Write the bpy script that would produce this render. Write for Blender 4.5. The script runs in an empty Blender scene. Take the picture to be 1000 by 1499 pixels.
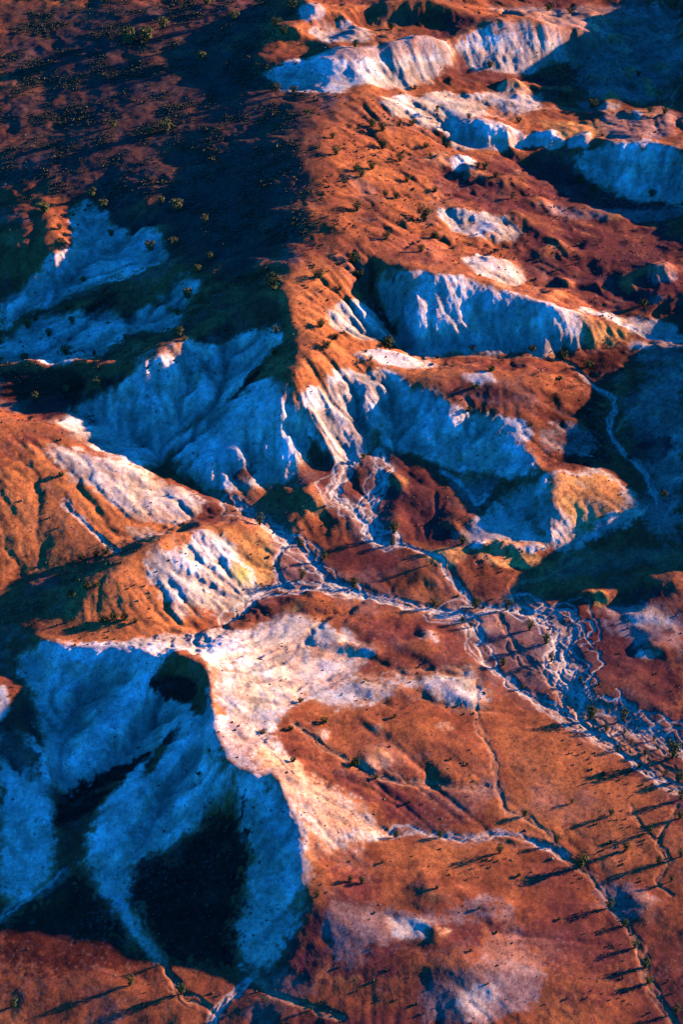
import bpy, math, random
import numpy as np

# ------------------------------------------------------------------ camera, sky, sun, exposure
scene = bpy.context.scene
CAM_H = 440.0
cam_data = bpy.data.cameras.new('camera'); cam = bpy.data.objects.new('camera', cam_data)
scene.collection.objects.link(cam)
cam.location = (0, 0, CAM_H); cam.rotation_euler = (math.radians(50), 0, 0)
cam_data.sensor_fit = 'VERTICAL'; cam_data.angle = math.radians(26.0)
cam_data.clip_start = 1; cam_data.clip_end = 30000
scene.camera = cam
scene.render.resolution_x, scene.render.resolution_y = 684, 1024

SUN_EL, SUN_AZ = math.radians(10.0), math.radians(22.0)       # azimuth counted from +x (right) towards +y (away)
world = bpy.data.worlds.new('World'); scene.world = world; world.use_nodes = True
nt = world.node_tree; nt.nodes.clear()
sky = nt.nodes.new('ShaderNodeTexSky'); sky.sky_type = 'NISHITA'; sky.sun_disc = False
sky.sun_elevation = SUN_EL; sky.sun_rotation = math.radians(90) - SUN_AZ
sky.altitude = 300; sky.air_density = 1.0; sky.dust_density = .3; sky.ozone_density = 3.0
tint = nt.nodes.new('ShaderNodeMix'); tint.data_type = 'RGBA'; tint.blend_type = 'MULTIPLY'; tint.inputs[0].default_value = 1
tint.inputs[7].default_value = (.02, .43, 1.0, 1)
bg = nt.nodes.new('ShaderNodeBackground'); bg.inputs[1].default_value = .15
wo = nt.nodes.new('ShaderNodeOutputWorld')
nt.links.new(sky.outputs[0], tint.inputs[6]); nt.links.new(tint.outputs[2], bg.inputs[0]); nt.links.new(bg.outputs[0], wo.inputs[0])

sd = bpy.data.lights.new('sun', 'SUN'); sd.energy = 5.0; sd.angle = math.radians(.6); sd.color = (1.0, .69, .43)
so = bpy.data.objects.new('sun', sd); scene.collection.objects.link(so)
import mathutils
sdir = mathutils.Vector((math.cos(SUN_EL) * math.cos(SUN_AZ), math.cos(SUN_EL) * math.sin(SUN_AZ), math.sin(SUN_EL)))
so.rotation_euler = sdir.to_track_quat('Z', 'Y').to_euler(); so.location = (300, 500, 200)
scene.view_settings.view_transform = 'Standard'; scene.view_settings.look = 'None'
scene.view_settings.exposure = 1.45; scene.view_settings.gamma = 1.0
scene.render.engine = 'CYCLES'; scene.cycles.max_bounces = 2; scene.cycles.diffuse_bounces = 0
EROSION_STEPS = 16

# ------------------------------------------------------------------ survey of the land, in metres (x right, y away, z up)
# crest, spur, valley and foot lines
LINES = [
 [(-109.4,466.4,9),(-92.7,458.5,11),(-82.2,452.2,13.5),(-74.3,449.8,14),(-62.7,447.8,14.5),(-52.8,443.6,17),(-45.7,439.9,21.5),(-42.8,438.4,23)],
 [(-42.8,438.4,23),(-37,433.3,22),(-35.6,425.6,20.5),(-34.7,413.8,19.5),(-33.6,403.5,18.5),(-28.4,398.4,18),(-18.6,396.4,18),(-14.1,390.4,17),(-10.5,382.4,15.5),(-8.1,373.8,13.5),(-6.8,365.2,10.5),(-10.2,356.1,7),(-16,348.9,4),(-21.5,344.6,2)],
 [(-34.7,413.8,19.5),(-42.9,408.1,15.5),(-51.9,399.1,11),(-59.6,390.7,7.6),(-62.6,381.2,3.8)],
 [(-44.3,432,15.5),(-51.4,422,9),(-61.5,412.3,4.8),(-72.4,400.2,2.4),(-74.1,389,1.6)],
 [(-51.8,443.6,16.5),(-58.9,433.7,12.5),(-66.7,423.9,9.2),(-72.5,413.8,6.4)],
 [(-63.7,447.7,12.5),(-69.9,438.1,8.2),(-75.1,427.2,5.8),(-76,415.9,4.2)],
 [(-38.1,412.3,14.5),(-45.1,402.4,8),(-52.6,389.8,4.6),(-56.9,374.5,2.2)],
 [(-31.7,397.5,14.5),(-35.4,389.4,9),(-40.2,375.3,4),(-43.9,361.3,2),(-44.9,350.3,1)],
 [(-26.3,394.4,14),(-26.2,388.5,10),(-27,372.1,5),(-25.7,360.5,3),(-23.3,346.7,1.5)],
 [(-28.8,398.1,16.5),(-28.7,390.2,10.8),(-30.4,372,5.2)],
 [(-28.6,450.3,13.5),(-21.6,439.4,13.5),(-22,418.7,14.5),(-18,408.1,15)],
 [(-13.6,458.4,8.5),(-7.6,444.8,9.5),(-5.6,430.9,10),(0,416.4,9),(7.2,403.3,7),(10.7,389,4.2)],
 [(-7.8,371.8,13.2),(0,375.2,8),(6.9,371.7,5.5),(10.3,361,5)],
 [(-111.2,450.9,9),(-100.6,443.5,9.5),(-94.1,436.3,9.4),(-87.9,427.1,8.6),(-81.5,413.1,7.2),(-77.2,399.9,5.4),(-71.9,379.3,2.5),(-79.4,371.8,1.4),(-86.3,363.2,1)],
 [(-104.5,457.5,8),(-90,449.5,9),(-82.5,435.6,8),(-78.1,419.8,5.5),(-75.9,406.6,3.5),(-74.1,388.8,1.8),(-68.3,373.3,1)],
 [(-97.5,343.3,0.5),(-84.4,346.8,1.3),(-69,345.3,1.9),(-50.5,345.2,1.2),(-33.6,343.7,1.3),(-21.5,343.5,1.8)],
 [(-94.3,319.5,0),(-48.8,319.5,0),(0,321.9,2),(48.9,322.7,1),(91.7,324.1,-1)],
 [(-121.7,530.2,30),(-111.8,532.1,29),(-102,536.1,27.5),(-94.6,533.3,25.5),(-86.2,529.7,22),(-76.9,528.1,19),(-62.5,526,14.8),(-49.9,521.5,11),(-37.8,517.5,7.8)],
 [(-102,536.1,27.5),(-102.5,519.1,23),(-101,500.8,17)],
 [(-109.2,463.7,7.5),(-98.9,476.5,8.5),(-93.8,483.7,9),(-82,486.8,10.5),(-70.3,491.1,11.5),(-64.5,494.8,11.5),(-54,503.4,10),(-37.3,515.2,7),(-30.8,519.6,6.6)],
 [(-90.1,470.9,11.5),(-80.3,473.4,15),(-68.7,477.1,17.8),(-59.5,486.4,18.8),(-51,493.2,18.2),(-42.3,497.7,16.5),(-33.5,502.4,13),(-24.6,506.1,8.5),(-20.1,504.1,5.6)],
 [(-19.1,488.3,5.2),(-24.9,480.1,5.3),(-32.5,470,6.2),(-39,463.2,8),(-50.3,459.1,10.5),(-67.4,456.6,11.5),(-83,458.5,11)],
 [(15.5,754.1,36),(6.3,726.4,37.5),(0,706.6,38.2),(-7.3,689.2,38.5),(-9.5,672.4,38),(-6.1,655.2,37.5),(-2.3,642,37),(0.9,625.3,35.5),(4.5,617.2,33)],
 [(4.5,617.2,33),(-6.8,616.3,32),(-20.2,608.4,34),(-22.7,603.2,34)],
 [(-20.2,608.4,34),(-15.9,591.7,32.5),(-14.7,572.6,30),(-14.5,559.6,27.5),(-14.9,550.9,22),(-11.5,543.9,14),(-6.3,534.9,9)],
 [(-14.5,559.6,27.5),(-9.6,551.6,21.5),(-4.2,543.3,14.5),(2.5,536.5,8.5)],
 [(-13.8,569.6,29.5),(-4.3,563,25),(3.2,560.7,20),(9.9,558.7,15)],
 [(-10.3,552,18.5),(-5.4,549.8,13.5),(2.1,541.1,8.6)],
 [(0,562,19),(6.5,553.5,12),(9.6,546.6,9.2)],
 [(-17.9,606,34),(-6.7,603.2,30),(4.5,601.9,26),(12.4,603.2,20.5),(17.6,601.5,14.8)],
 [(4.6,617.7,27),(12.5,610.2,22.5),(17,605.5,17.5),(18.5,597.1,13.8),(22.4,591.6,12)],
 [(-10.4,761.4,35),(-23.4,701.3,34.3),(-26.8,671.3,32.6),(-26,639.7,30.3),(-31.8,615.6,27)],
 [(-45.6,795,32),(-52,758.1,31),(-59.1,720.3,29),(-63.4,688.2,28),(-68.1,666,27.5)],
 [(-108.9,808.6,28),(-114.7,757,25.8),(-114.7,707.9,24.8),(-106.4,675.8,24.3)],
 [(-78.2,798.5,30.2),(-82.9,752.2,28.4),(-86.7,703.8,27.2),(-89.4,677.2,26.2)],
 [(-170.3,815.5,24.5),(-155.8,713.5,21.5),(-137.5,632,16)],
 [(-139.4,683.6,19.5),(-126.6,659.9,20.2),(-115.3,646.2,22),(-107.3,636,19.5)],
 [(-121.6,679.5,22),(-110.3,667.2,24),(-101.1,653.7,25.5),(-96.9,641,24),(-96.1,629.5,20.5),(-102.6,622.3,17)],
 [(-91.1,667.2,24),(-86.7,655,20.5),(-87.8,638.2,17.5),(-98.6,626,14.5),(-110.2,613.4,12),(-122.5,600.5,10)],
 [(-60.7,641.5,25),(-69.8,635,21),(-81,627,18),(-98.6,626,14.5)],
 [(-39.4,636.9,28),(-54.9,622,25.5),(-68.3,616,23.5),(-79.9,615.2,20.5),(-90.9,607.7,16)],
 [(-45.1,607.3,24.5),(-58.6,602,20),(-69.4,593.9,17.5),(-89.2,587.3,14),(-111.9,588.8,11.5),(-125.8,590.4,9)],
 [(-29.1,605.2,30),(-43.9,586,28.5),(-56.5,574.9,27),(-65.9,568.5,25.5),(-78.4,572.5,22),(-96.4,576,19.5),(-109.9,576.9,17.5)],
 [(-65.9,568.5,25.5),(-75.6,562.5,20),(-88.3,557.5,17)],
 [(-30.9,520.2,6.6),(-41.9,526.1,8),(-53.8,532.3,9.2),(-57,540.9,11),(-53.5,549.5,14.5),(-49.7,562,19),(-43.6,574.9,23)],
 [(-57,540.9,11),(-70.5,548,13.5),(-83.8,554.2,15.5),(-98.8,556.2,17.5),(-121.2,563.4,18)],
 [(-22.1,593.9,31),(-25.2,582.9,28),(-31.5,571.2,23),(-43,556.9,17.5),(-52.3,545.5,12.8)],
 [(-14.5,559.6,27.5),(-25.6,551.6,21.5),(-38.1,541.4,16),(-44.2,532.8,12)],
 [(-17.5,583.8,30),(-25.9,565.4,23.2),(-40.7,552.8,16.6)],
 [(-22,525.7,7),(-31.3,520.8,6.7)],
 [(4.5,617.2,33),(13.6,616.1,31),(27.1,613.9,29.5),(36.2,612.6,28.5),(49.8,611.4,25.5),(65.5,606.2,22.5),(74.5,605.6,21),(81.6,606.3,17.5),(92.2,606.4,13),(102.9,607.3,8.5)],
 [(20.3,609.6,27),(23.3,600.2,24.5),(27.3,596.8,22),(30.1,596.7,15.5)],
 [(79.4,607.3,18.5),(82.8,602,15),(86.2,600.5,10)],
 [(92.2,606.4,13),(95.2,604.4,10)],
 [(22.4,591.6,12),(33.6,590.7,11),(49.5,591.8,9.6),(67.7,594,8.6),(79.1,596,8.2),(88.5,599.1,8.2),(98,603.3,8),(114.6,608.7,7.5)],
 [(13.9,635.9,30),(28.1,643.1,24),(44.1,632.2,22),(55.5,627.6,19),(69.3,622.5,15.5),(80.9,620.8,12.5),(92.4,618.3,10),(115.1,613,7.8)],
 [(-4.3,563,25),(2.2,573.7,22.5),(13.1,573.6,18.5),(22.8,567.7,17.5),(29.1,565.6,18.5),(35.6,558.8,15.5),(43,554.2,13.6),(51.2,546.1,12.3),(56.2,540,12.5),(60.9,532.8,13.6),(63.5,529.9,13.8)],
 [(12.8,545.1,9),(21.4,543.4,8.4),(31.9,537.2,7.4),(40.3,535.2,6.8),(46.9,532.4,6.4),(51.6,528.5,6)],
 [(16.3,566,16),(12.1,556.3,12),(10.3,546.6,9.2),(9.5,534.9,7.6),(10.4,520.5,5.8),(12.8,506.4,4.2)],
 [(29,564.3,19.5),(21.7,560.8,14.5),(17.2,553,11)],
 [(22.1,580.1,16.5),(39.4,574.3,18),(52.5,572.1,17.5),(65.8,573.3,15.5),(75.7,578.8,12)],
 [(75.7,578.8,12),(65.3,564.6,13),(59.9,555.4,13.2),(57.6,545.5,12.8)],
 [(77.5,587.5,8.3),(81.3,580.8,7.7),(87,570.5,7.2),(84.7,556.9,6.6),(89.1,545.4,6),(94.7,537.5,5.5),(96.9,527.8,5.2)],
 [(63.5,529.9,13.8),(71.3,529,11),(79.9,529.4,8.8),(90.6,528.5,6)],
 [(63.5,529.9,13.8),(61,521.2,12.8),(61.4,512.9,10.8),(64.7,508.3,8)],
 [(64.1,533.9,8.4),(58.5,521.9,6),(60.8,508.9,4.8),(61.5,503.5,4)],
 [(20.6,506,4),(32.8,503.6,3.9),(40.9,500.5,3.9),(49.8,495,3.3),(54.7,491,2.8)],
 [(-30.8,519.6,6.6),(-20.6,509.8,5.4),(-12.3,502.6,4.8),(-4,487.9,4.2),(4,482.9,3.8),(20,479.4,3.2),(37.9,477.5,2.8),(53.8,476.9,2.5),(62.5,473.5,2.4),(66.5,466.4,2.3),(66.6,449.9,1.9),(67.5,438.1,1.5),(79.2,430.5,1.1),(93.3,421.8,0.7),(107.2,414.5,0.4)],
 [(-32.5,470,6.2),(-25.5,480.1,5.3),(-17.6,484.2,4.8),(-6,484.3,4.2)],
 [(37.6,472.9,3),(40,460.3,2.7),(43.6,453.5,2.5),(53.5,441.6,2),(67.6,427.7,1.3),(84.7,411.8,0.6)],
 [(72.6,513.5,3.6),(58.8,492.7,2.6),(52.6,489.7,2.6),(54,480.9,2.4)],
 [(37.3,444.4,4.6),(38.3,426.4,4),(41.3,411.6,3.4),(44.2,397.4,2.9),(53.6,389.6,2.2),(61.7,378.7,1.4),(69.4,366.7,0.8),(73.2,352,0.2),(80.4,332.7,-0.4)],
 [(10.7,387.8,4.2),(25,389.3,3.4),(39.3,389.8,2.8),(51.7,388.8,2.3)],
 [(108.9,473.5,3.8),(98.2,465.4,3.2),(85.6,457.7,2.5),(75,447.1,2)],
 [(55.6,419.3,3.3),(65.2,400.2,2.4),(79.3,396.2,1.5),(96,384.8,1)],
 [(3.9,463.9,6),(19.5,460.6,6.4),(31.2,461.6,5.5)],
 [(11.2,427.5,8.2),(22.4,426.2,6.8),(31.6,422.6,5.2)],
 [(17.4,374.2,5.2),(31.3,370.6,4.2),(45.1,367.5,2.6)],
 [(-3.3,344.2,4.6),(16.7,344.5,5.6),(33.5,345.7,5.4),(50.3,343.4,3)],
 [(107.3,597.2,11),(114.7,596.6,15),(120.8,579.5,21),(123.2,563.6,20.5),(123.3,554.4,18),(124,547.6,12.5),(122.9,533.3,13),(119.6,511.7,19),(118.9,505.1,15.5),(118.6,502.1,9.5),(121.1,491.4,6.5)],
 [(120.8,579.5,21),(108,575.1,12),(96.9,571.7,9)],
 [(123.4,555.1,17.5),(109.7,552.3,11.5),(97.9,548.6,7.6)],
 [(168.5,594.9,14),(156.7,526.2,12),(147.1,468.9,8)],
 [(109.4,495.8,8),(102.2,501.6,5.6),(82,503,4.4)],
 [(14.7,694.2,30),(24.8,705,26.5),(37.4,705.4,22),(54.8,702.5,18),(70.1,705.1,15),(82.7,703.6,13)],
 [(14.2,659.2,29),(33.3,657,22),(47.6,653.1,17.5),(67,656.4,14),(91.5,661.6,12),(121.2,667.6,11)],
 [(89.4,638,12),(103.5,638.6,13),(117.4,636.5,13)],
 [(60.9,637,15.5),(81.6,628.9,12.5),(102.3,624.4,10)],
 [(-35.2,740.7,33),(-25.5,740.7,37),(-15.3,742.2,39),(-5.1,740.1,41),(7.7,746.9,41),(18,752,40),(31,757.9,38),(40.3,760.8,33)],
 [(-37,737.2,31.5),(-29.2,734.1,31.5),(-17.7,727,31.5),(-5,723.8,33),(5.1,729.8,30.5),(20.5,738.2,27.5),(36.3,751.5,25),(45.9,760.9,22.5)],
 [(-26,761.3,36.5),(-13,761.4,35),(5.3,776.2,31.5),(26.6,782.8,29.5),(40,783.4,28)],
 [(16,788.6,37),(26.7,793.2,37),(37.3,790.6,36),(50.8,790.8,33),(57.1,783.6,32)],
 [(-26.2,774,37),(-18.2,763.9,40),(-7.8,760.1,38)],
 [(-21.4,794.7,38),(-7.9,782.2,40),(2.6,775.9,37.5),(10.5,775.3,34)],
 [(40.6,766.4,30),(47.4,773.5,31.5),(58.2,779.6,33.5),(71.7,784,33),(85.3,785.1,29.5),(102.2,789.6,23)],
 [(45.9,760.9,22.5),(63.3,765.3,19.5),(76.9,770,17.5),(91.1,780.5,16.5),(108.1,789.6,15.5)],
 [(54.7,810.6,24),(83.3,824.3,20),(113,842.3,17)],
 [(89.7,761.5,14.5),(101.3,772.2,14.5),(122.7,799,15),(138.7,820.2,16)],
 [(97,752.7,13.5),(121,757.1,14),(129.7,741.5,14)],
 [(153.9,826.3,37),(152.6,794.9,35),(153,776.1,33),(155.2,767.4,26),(158.1,764.3,20),(155.9,746.5,17),(158.2,726.2,17),(153.1,695.1,21),(149.1,680,16)],
 [(80.2,703.5,12.5),(87.9,709.6,17.5),(95.3,710.2,20),(105.1,709.6,21.5),(115.1,709.7,22),(126.5,701.2,22.5),(138,693.5,22)],
 [(81.7,696.2,12.3),(91.6,689.4,11.6),(103.7,686.2,11.3),(123.2,684.4,11)],
 [(115.1,709.7,22),(110.9,702.5,18),(106.8,694.1,13)],
 [(124.5,703.1,20.5),(117.9,695.6,15),(112.4,687.1,11.6)],
 [(37.4,720.9,23.5),(48,722.2,24.5),(59.4,720.8,23),(73.5,719.5,18)],
 [(35.4,719.2,20.5),(45.4,715,18.6),(55.4,713.5,17.5),(73.4,716.8,15.8)],
 [(15,720,32),(30.5,729.7,26.5),(48.7,736.8,22.5),(66.9,736.2,18.5),(90.6,740.1,14.8)],
]
# rounded ground: x, y, reach, softness
SMOOTH = [
 (-1.2,718.5,24,5),
 (-4.4,694.7,30,9),
 (-7.6,674.5,30,9),
 (-3.5,646.5,26,8),
 (-2.3,635,24,5),
 (-17.8,602.3,12,3.5),
 (-15.3,582.6,12,3.5),
 (-14.6,567,10,3),
 (-61.8,701.8,60,5),
 (-40.1,654.3,40,4),
 (-96.5,729.2,60,5),
 (24.3,681,40,4),
 (43.7,571.2,22,3.5),
 (-90.3,516.8,30,3),
 (-103.8,533.8,25,4),
 (-74.4,474.5,16,3),
 (-6.8,363.7,12,3),
 (-11.8,352,12,3),
 (0,363.2,20,4),
 (-38.3,371,18,3),
 (78.1,460.5,40,4),
 (27.1,454.6,20,3),
 (18.5,421,25,4),
 (26.4,379.8,30,4),
 (60.9,414.9,40,4),
 (42.8,602.5,14,2),
 (71,384.4,30,3),
 (-33.5,342.7,30,3),
 (-70.6,344.4,30,4),
 (73.1,523.1,16,3),
 (82.2,505.7,24,4),
 (99.1,511.9,20,4),
]
# ground that water has hardly cut: x, y, reach, share
CALM = [
 (3.7,419.2,20,0.6),
 (16.5,413,14,0.5),
 (45.1,601.8,24,0.55),
 (5.1,737.2,22,0.45),
 (62.3,457.9,18,0.7),
 (75.5,431.5,20,0.7),
 (53,465.6,14,0.6),
 (-21.1,534.1,14,0.3),
 (-94.8,498.5,26,0.85),
 (1.7,344.1,18,0.75),
 (-3.4,359.1,14,0.5),
 (63.4,772.9,22,0.9),
 (107,699,20,0.5),
 (-85.6,690.3,40,0.6),
 (-122.2,778.2,50,0.6),
 (-89.5,507.3,26,0.6),
 (-98.2,515.4,20,0.5),
 (-68.3,470.1,14,0.4),
 (-50.1,340.3,30,0.5),
 (-73.7,342.2,20,0.5),
 (64,407.6,34,0.6),
 (77,391.4,30,0.6),
 (26.4,379.8,28,0.5),
 (77.3,451.7,26,0.45),
 (23.2,455.4,16,0.4),
 (-103.1,745.1,60,0.6),
 (-63.1,725.3,50,0.6),
 (-40.4,662.2,30,0.4),
 (24.3,680.9,30,0.35),
 (48,568.8,16,0.4),
 (-38.2,369,18,0.6),
 (70.9,521.6,12,0.4),
]
# low mounds and hollows: x, y, radii, turn, height
BUMPS = [
 (48.1,501.7,5,4,0,2.6),
 (31.6,498.2,6,3.5,10,1.4),
 (77,719.2,5,4,0,2.6),
 (43.3,697.2,4,2.6,0,2.4),
 (51.7,744.3,5,3,0,1.2),
 (63.3,742.3,5,3,10,1.6),
 (86.7,757.6,6,3,0,2),
 (76.1,757.4,5,3,0,1.6),
 (30.3,722.1,4,2,0,1),
 (55.5,716.5,5,2.5,0,1.4),
 (65.5,711.5,8,4,0,2),
 (49.1,687.2,7,4,0,1.6),
 (73.3,677.9,9,3,10,1.5),
 (34.4,690.8,5,3,0,1.4),
 (90.4,676.8,8,3,0,1.5),
 (76,648.5,12,5,0,1.6),
 (29.5,441.5,6,4,0,1.3),
 (45.6,663.3,9,4,-20,2),
 (50.8,635.4,7,4,-20,2),
 (97.2,741.7,5,3,0,1.6),
 (89.5,728.8,5,3,20,1.6),
 (23.2,456.8,14,7,-5,1.4),
 (-11.9,476.3,9,4,10,1.7),
 (25.9,419.5,16,10,-10,1),
 (70.1,746.9,4,3,0,1.8),
 (100.8,766.9,6,4,0,2.2),
 (117.5,762.3,6,3,-30,3.2),
 (16.7,357,3.6,2,-15,-0.8),
 (21.4,356.2,5,4,0,1.2),
 (26.8,345.6,10,6,0,0.5),
 (70.5,369.3,5,4,0,-0.9),
 (75.6,368.4,6,4,0,1.4),
 (3.9,453.1,3,1.6,10,-0.8),
 (6.8,455.8,4,3,0,1),
 (38.3,444.8,3,4,0,-0.9),
 (7.6,438.3,4,3,0,1.1),
 (14.2,437.7,3,3,0,1),
 (76,481.5,3,2.4,0,1.8),
 (79.7,477.6,5,3,0,-0.8),
 (109.1,636.1,9,5,0,1.3),
 (0,377.7,8,6,0,-1),
 (42.4,535.5,4,3,0,1.2),
 (-14.3,400.5,3,2,0,1.2),
 (-16.8,396.3,2.4,2,0,1.6),
 (46.3,606.5,6,3,0,0),
 (-14.8,538.7,5,3.5,60,1),
 (-23.2,531.6,5,3,0,-1.2),
 (29.3,522.1,14,8,0,0.8),
 (-10.4,519.3,14,9,0,1.4),
 (24.3,491.6,9,6,0,0.9),
 (48.3,486.4,9,6,0,0.8),
 (58,452.5,6,5,0,0.7),
 (51,463.3,9,6,0,0.8),
 (76.7,444.5,14,10,0,1.6),
 (72.2,483.1,7,5,0,1.2),
 (92.6,487.6,10,6,0,1.5),
 (-70,338.6,12,6,0,0.6),
 (-41.6,336.7,14,8,0,0.7),
 (-16.6,335.6,10,6,20,0.6),
 (-58.7,342.6,9,4,-10,0.6),
 (58.6,725,4.2,2.8,10,0.81),
 (38.8,715.1,3.7,2,40,1.1),
 (112.2,739.4,5.4,2.7,11,2.18),
 (83.5,724.6,5.5,2.6,21,1.83),
 (65.9,754.3,6.4,3.9,18,2.61),
 (98.7,712,4.3,3.1,-4,1.81),
 (118.3,759.4,3.1,1.6,37,0.91),
 (94.8,749.9,4.8,2.8,-12,1.58),
 (88.2,717.1,5.6,4.3,29,2.44),
 (99.4,757.2,6.4,5,32,2.08),
 (103.2,755.4,6.2,4.1,-17,1.2),
 (110,707.8,2.9,2.1,-7,0.63),
 (63.2,718.7,6.4,3,9,1.21),
 (102.8,748.3,6.5,5.1,0,2.84),
 (66.5,752.4,5.2,2.4,-24,1.47),
 (94.1,756.9,2.7,2,-15,1.15),
 (79.8,701.6,4.6,2.9,12,1.11),
 (62,687.2,6.7,4.2,-6,1.79),
 (46.4,692.6,6.9,4.4,4,0.9),
 (54.8,686.6,2.6,1.7,11,0.36),
 (65.6,694,5.6,3.2,17,1.5),
 (35.5,696.3,5.5,4.4,-20,1.19),
 (64.4,698.9,4.1,2.3,-10,1),
 (49.3,691.5,6,2.7,6,1.61),
 (67.1,662.1,6.1,3.3,-25,1.46),
 (98.2,673.5,3.9,2.2,27,0.94),
 (110.3,670.1,4,2.7,31,0.97),
 (60.8,666,4.9,2.5,25,1.59),
 (57.1,656.7,6.1,4.1,25,1.34),
 (52.9,655.2,6.1,3.3,-12,1.42),
 (74.9,652.9,6.6,3.4,-40,2.31),
 (107.4,624.4,4.5,3.5,34,0.86),
 (97.9,631.2,5.5,3.5,-17,1.19),
 (61.2,668.9,5.1,2.8,25,0.79),
 (110.2,637.1,6.7,5.1,32,1.79),
 (41.7,613.5,3.3,1.8,13,0.84),
 (71.7,618.7,5.3,3,-20,1.73),
 (77.8,631.8,4.1,2.1,3,1.31),
 (53.7,617.4,6.6,4.9,26,0.97),
 (88.9,629.5,2.7,1.5,-19,0.7),
 (113.3,789.3,6,2.7,-36,1.37),
 (103.3,808.8,6.9,5.2,-33,2.32),
 (109.7,795.8,4.1,2.8,7,1.21),
 (104.6,792.2,3.1,2,17,0.92),
 (100.7,798.7,4.2,2.8,23,1.26),
 (125.6,773.9,4.4,2.6,0,1.75),
 (111.8,774.7,4.6,2.5,3,1.79),
 (99.5,785.7,4.4,3.3,35,1.32),
 (42.3,514.3,3.7,2.3,-30,0.78),
 (34.4,512.1,6.1,4.1,19,1.07),
 (16.1,519.1,2.5,1.3,22,0.26),
 (15.8,531.2,6.5,3.3,-38,1.4),
 (16.4,512.8,5.5,4.1,36,0.99),
 (39.8,533.3,6,3.7,17,0.66),
 (37.2,510.9,2.8,1.6,5,0.6),
 (6.5,468.4,3.6,2.4,20,0.46),
 (11.9,464.2,4.1,2.4,-33,0.57),
 (38.2,467.1,5.9,3,15,1),
 (25,462.5,4.7,3.2,32,0.46),
 (0.2,456.9,6.6,4.2,-5,1.1),
 (4.1,466.6,3.4,2.2,-15,0.37),
 (20.1,408.2,3.8,2.7,-7,0.42),
 (15.2,423.8,3.5,1.6,-2,0.26),
 (-4.6,418.9,3.9,2.8,-29,0.47),
 (10.1,415.3,4.6,3.4,26,0.41),
 (10.1,412.4,6.4,3.7,19,0.74),
 (9.7,424.2,3.6,2.5,14,0.42),
 (28.4,426.2,3.4,1.8,-25,0.33),
 (28,410.2,3.6,2.7,-15,0.29),
 (22.5,429.3,2.9,2.2,-17,0.21),
 (24,352.7,2.5,1.4,-5,0.21),
 (6.6,354.8,6.8,4,4,0.38),
 (9.6,352.6,3,2.3,33,0.17),
 (42,362.7,6,4.3,-16,0.58),
 (27.4,348.9,3.7,2.6,37,0.36),
 (22.5,368.9,4.7,2.7,17,0.46),
 (24,367,5.4,3.6,-26,0.61),
 (28.4,369.1,6.7,3.3,-13,0.67),
 (25,356.3,5.4,3.3,-15,0.33),
 (42.1,496.8,5.9,3.8,19,1.16),
 (46.5,502.5,6.4,3,0,1.13),
 (56.8,503.2,4,2.4,3,1.1),
 (47.7,494.6,3,1.6,-32,0.45),
 (56.6,497,3.3,1.7,-7,0.9),
 (93.1,465.6,5.2,2.6,-8,0.53),
 (85.8,471.8,3.4,1.8,23,0.29),
 (92.2,461,6.8,4,4,1.02),
 (87.5,458.4,5.6,3.1,29,0.77),
 (87.3,466.5,2.5,1.8,13,0.35),
 (86,475.4,3.4,2.1,-37,0.47),
 (89.4,475.8,5,4,31,0.49),
 (-8.5,519.3,2.7,1.6,-21,0.29),
 (-13.7,512.7,4,3,16,0.46),
 (-7.1,519.9,6.7,4.7,19,0.97),
 (-8.1,512.4,6.4,3.8,21,1.06),
 (-22.9,531,2.9,1.5,-27,0.48),
 (-10.4,521.2,4.4,3,-16,0.72),
 (105.7,568.1,3.3,2.5,18,0.82),
 (99.3,561.5,5.2,2.7,-40,1.09),
 (107.9,584.8,4.6,2.4,-23,0.92),
 (102.2,585.6,2.6,1.3,-27,0.73),
 (98.6,600.9,4.5,2.7,16,0.78),
 (100.7,570.9,2.6,2.1,-22,0.48),
 (103.2,585.6,5.3,3,-30,0.91),
 (5.8,785,6,3.7,35,1.68),
 (-11.8,778.7,6.2,4.1,-12,1.35),
 (4.2,769,5.2,2.3,-38,1.13),
 (-14.8,783.4,2.7,1.9,32,0.69),
 (14.9,783.9,6.1,4.7,35,1.23),
]
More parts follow.
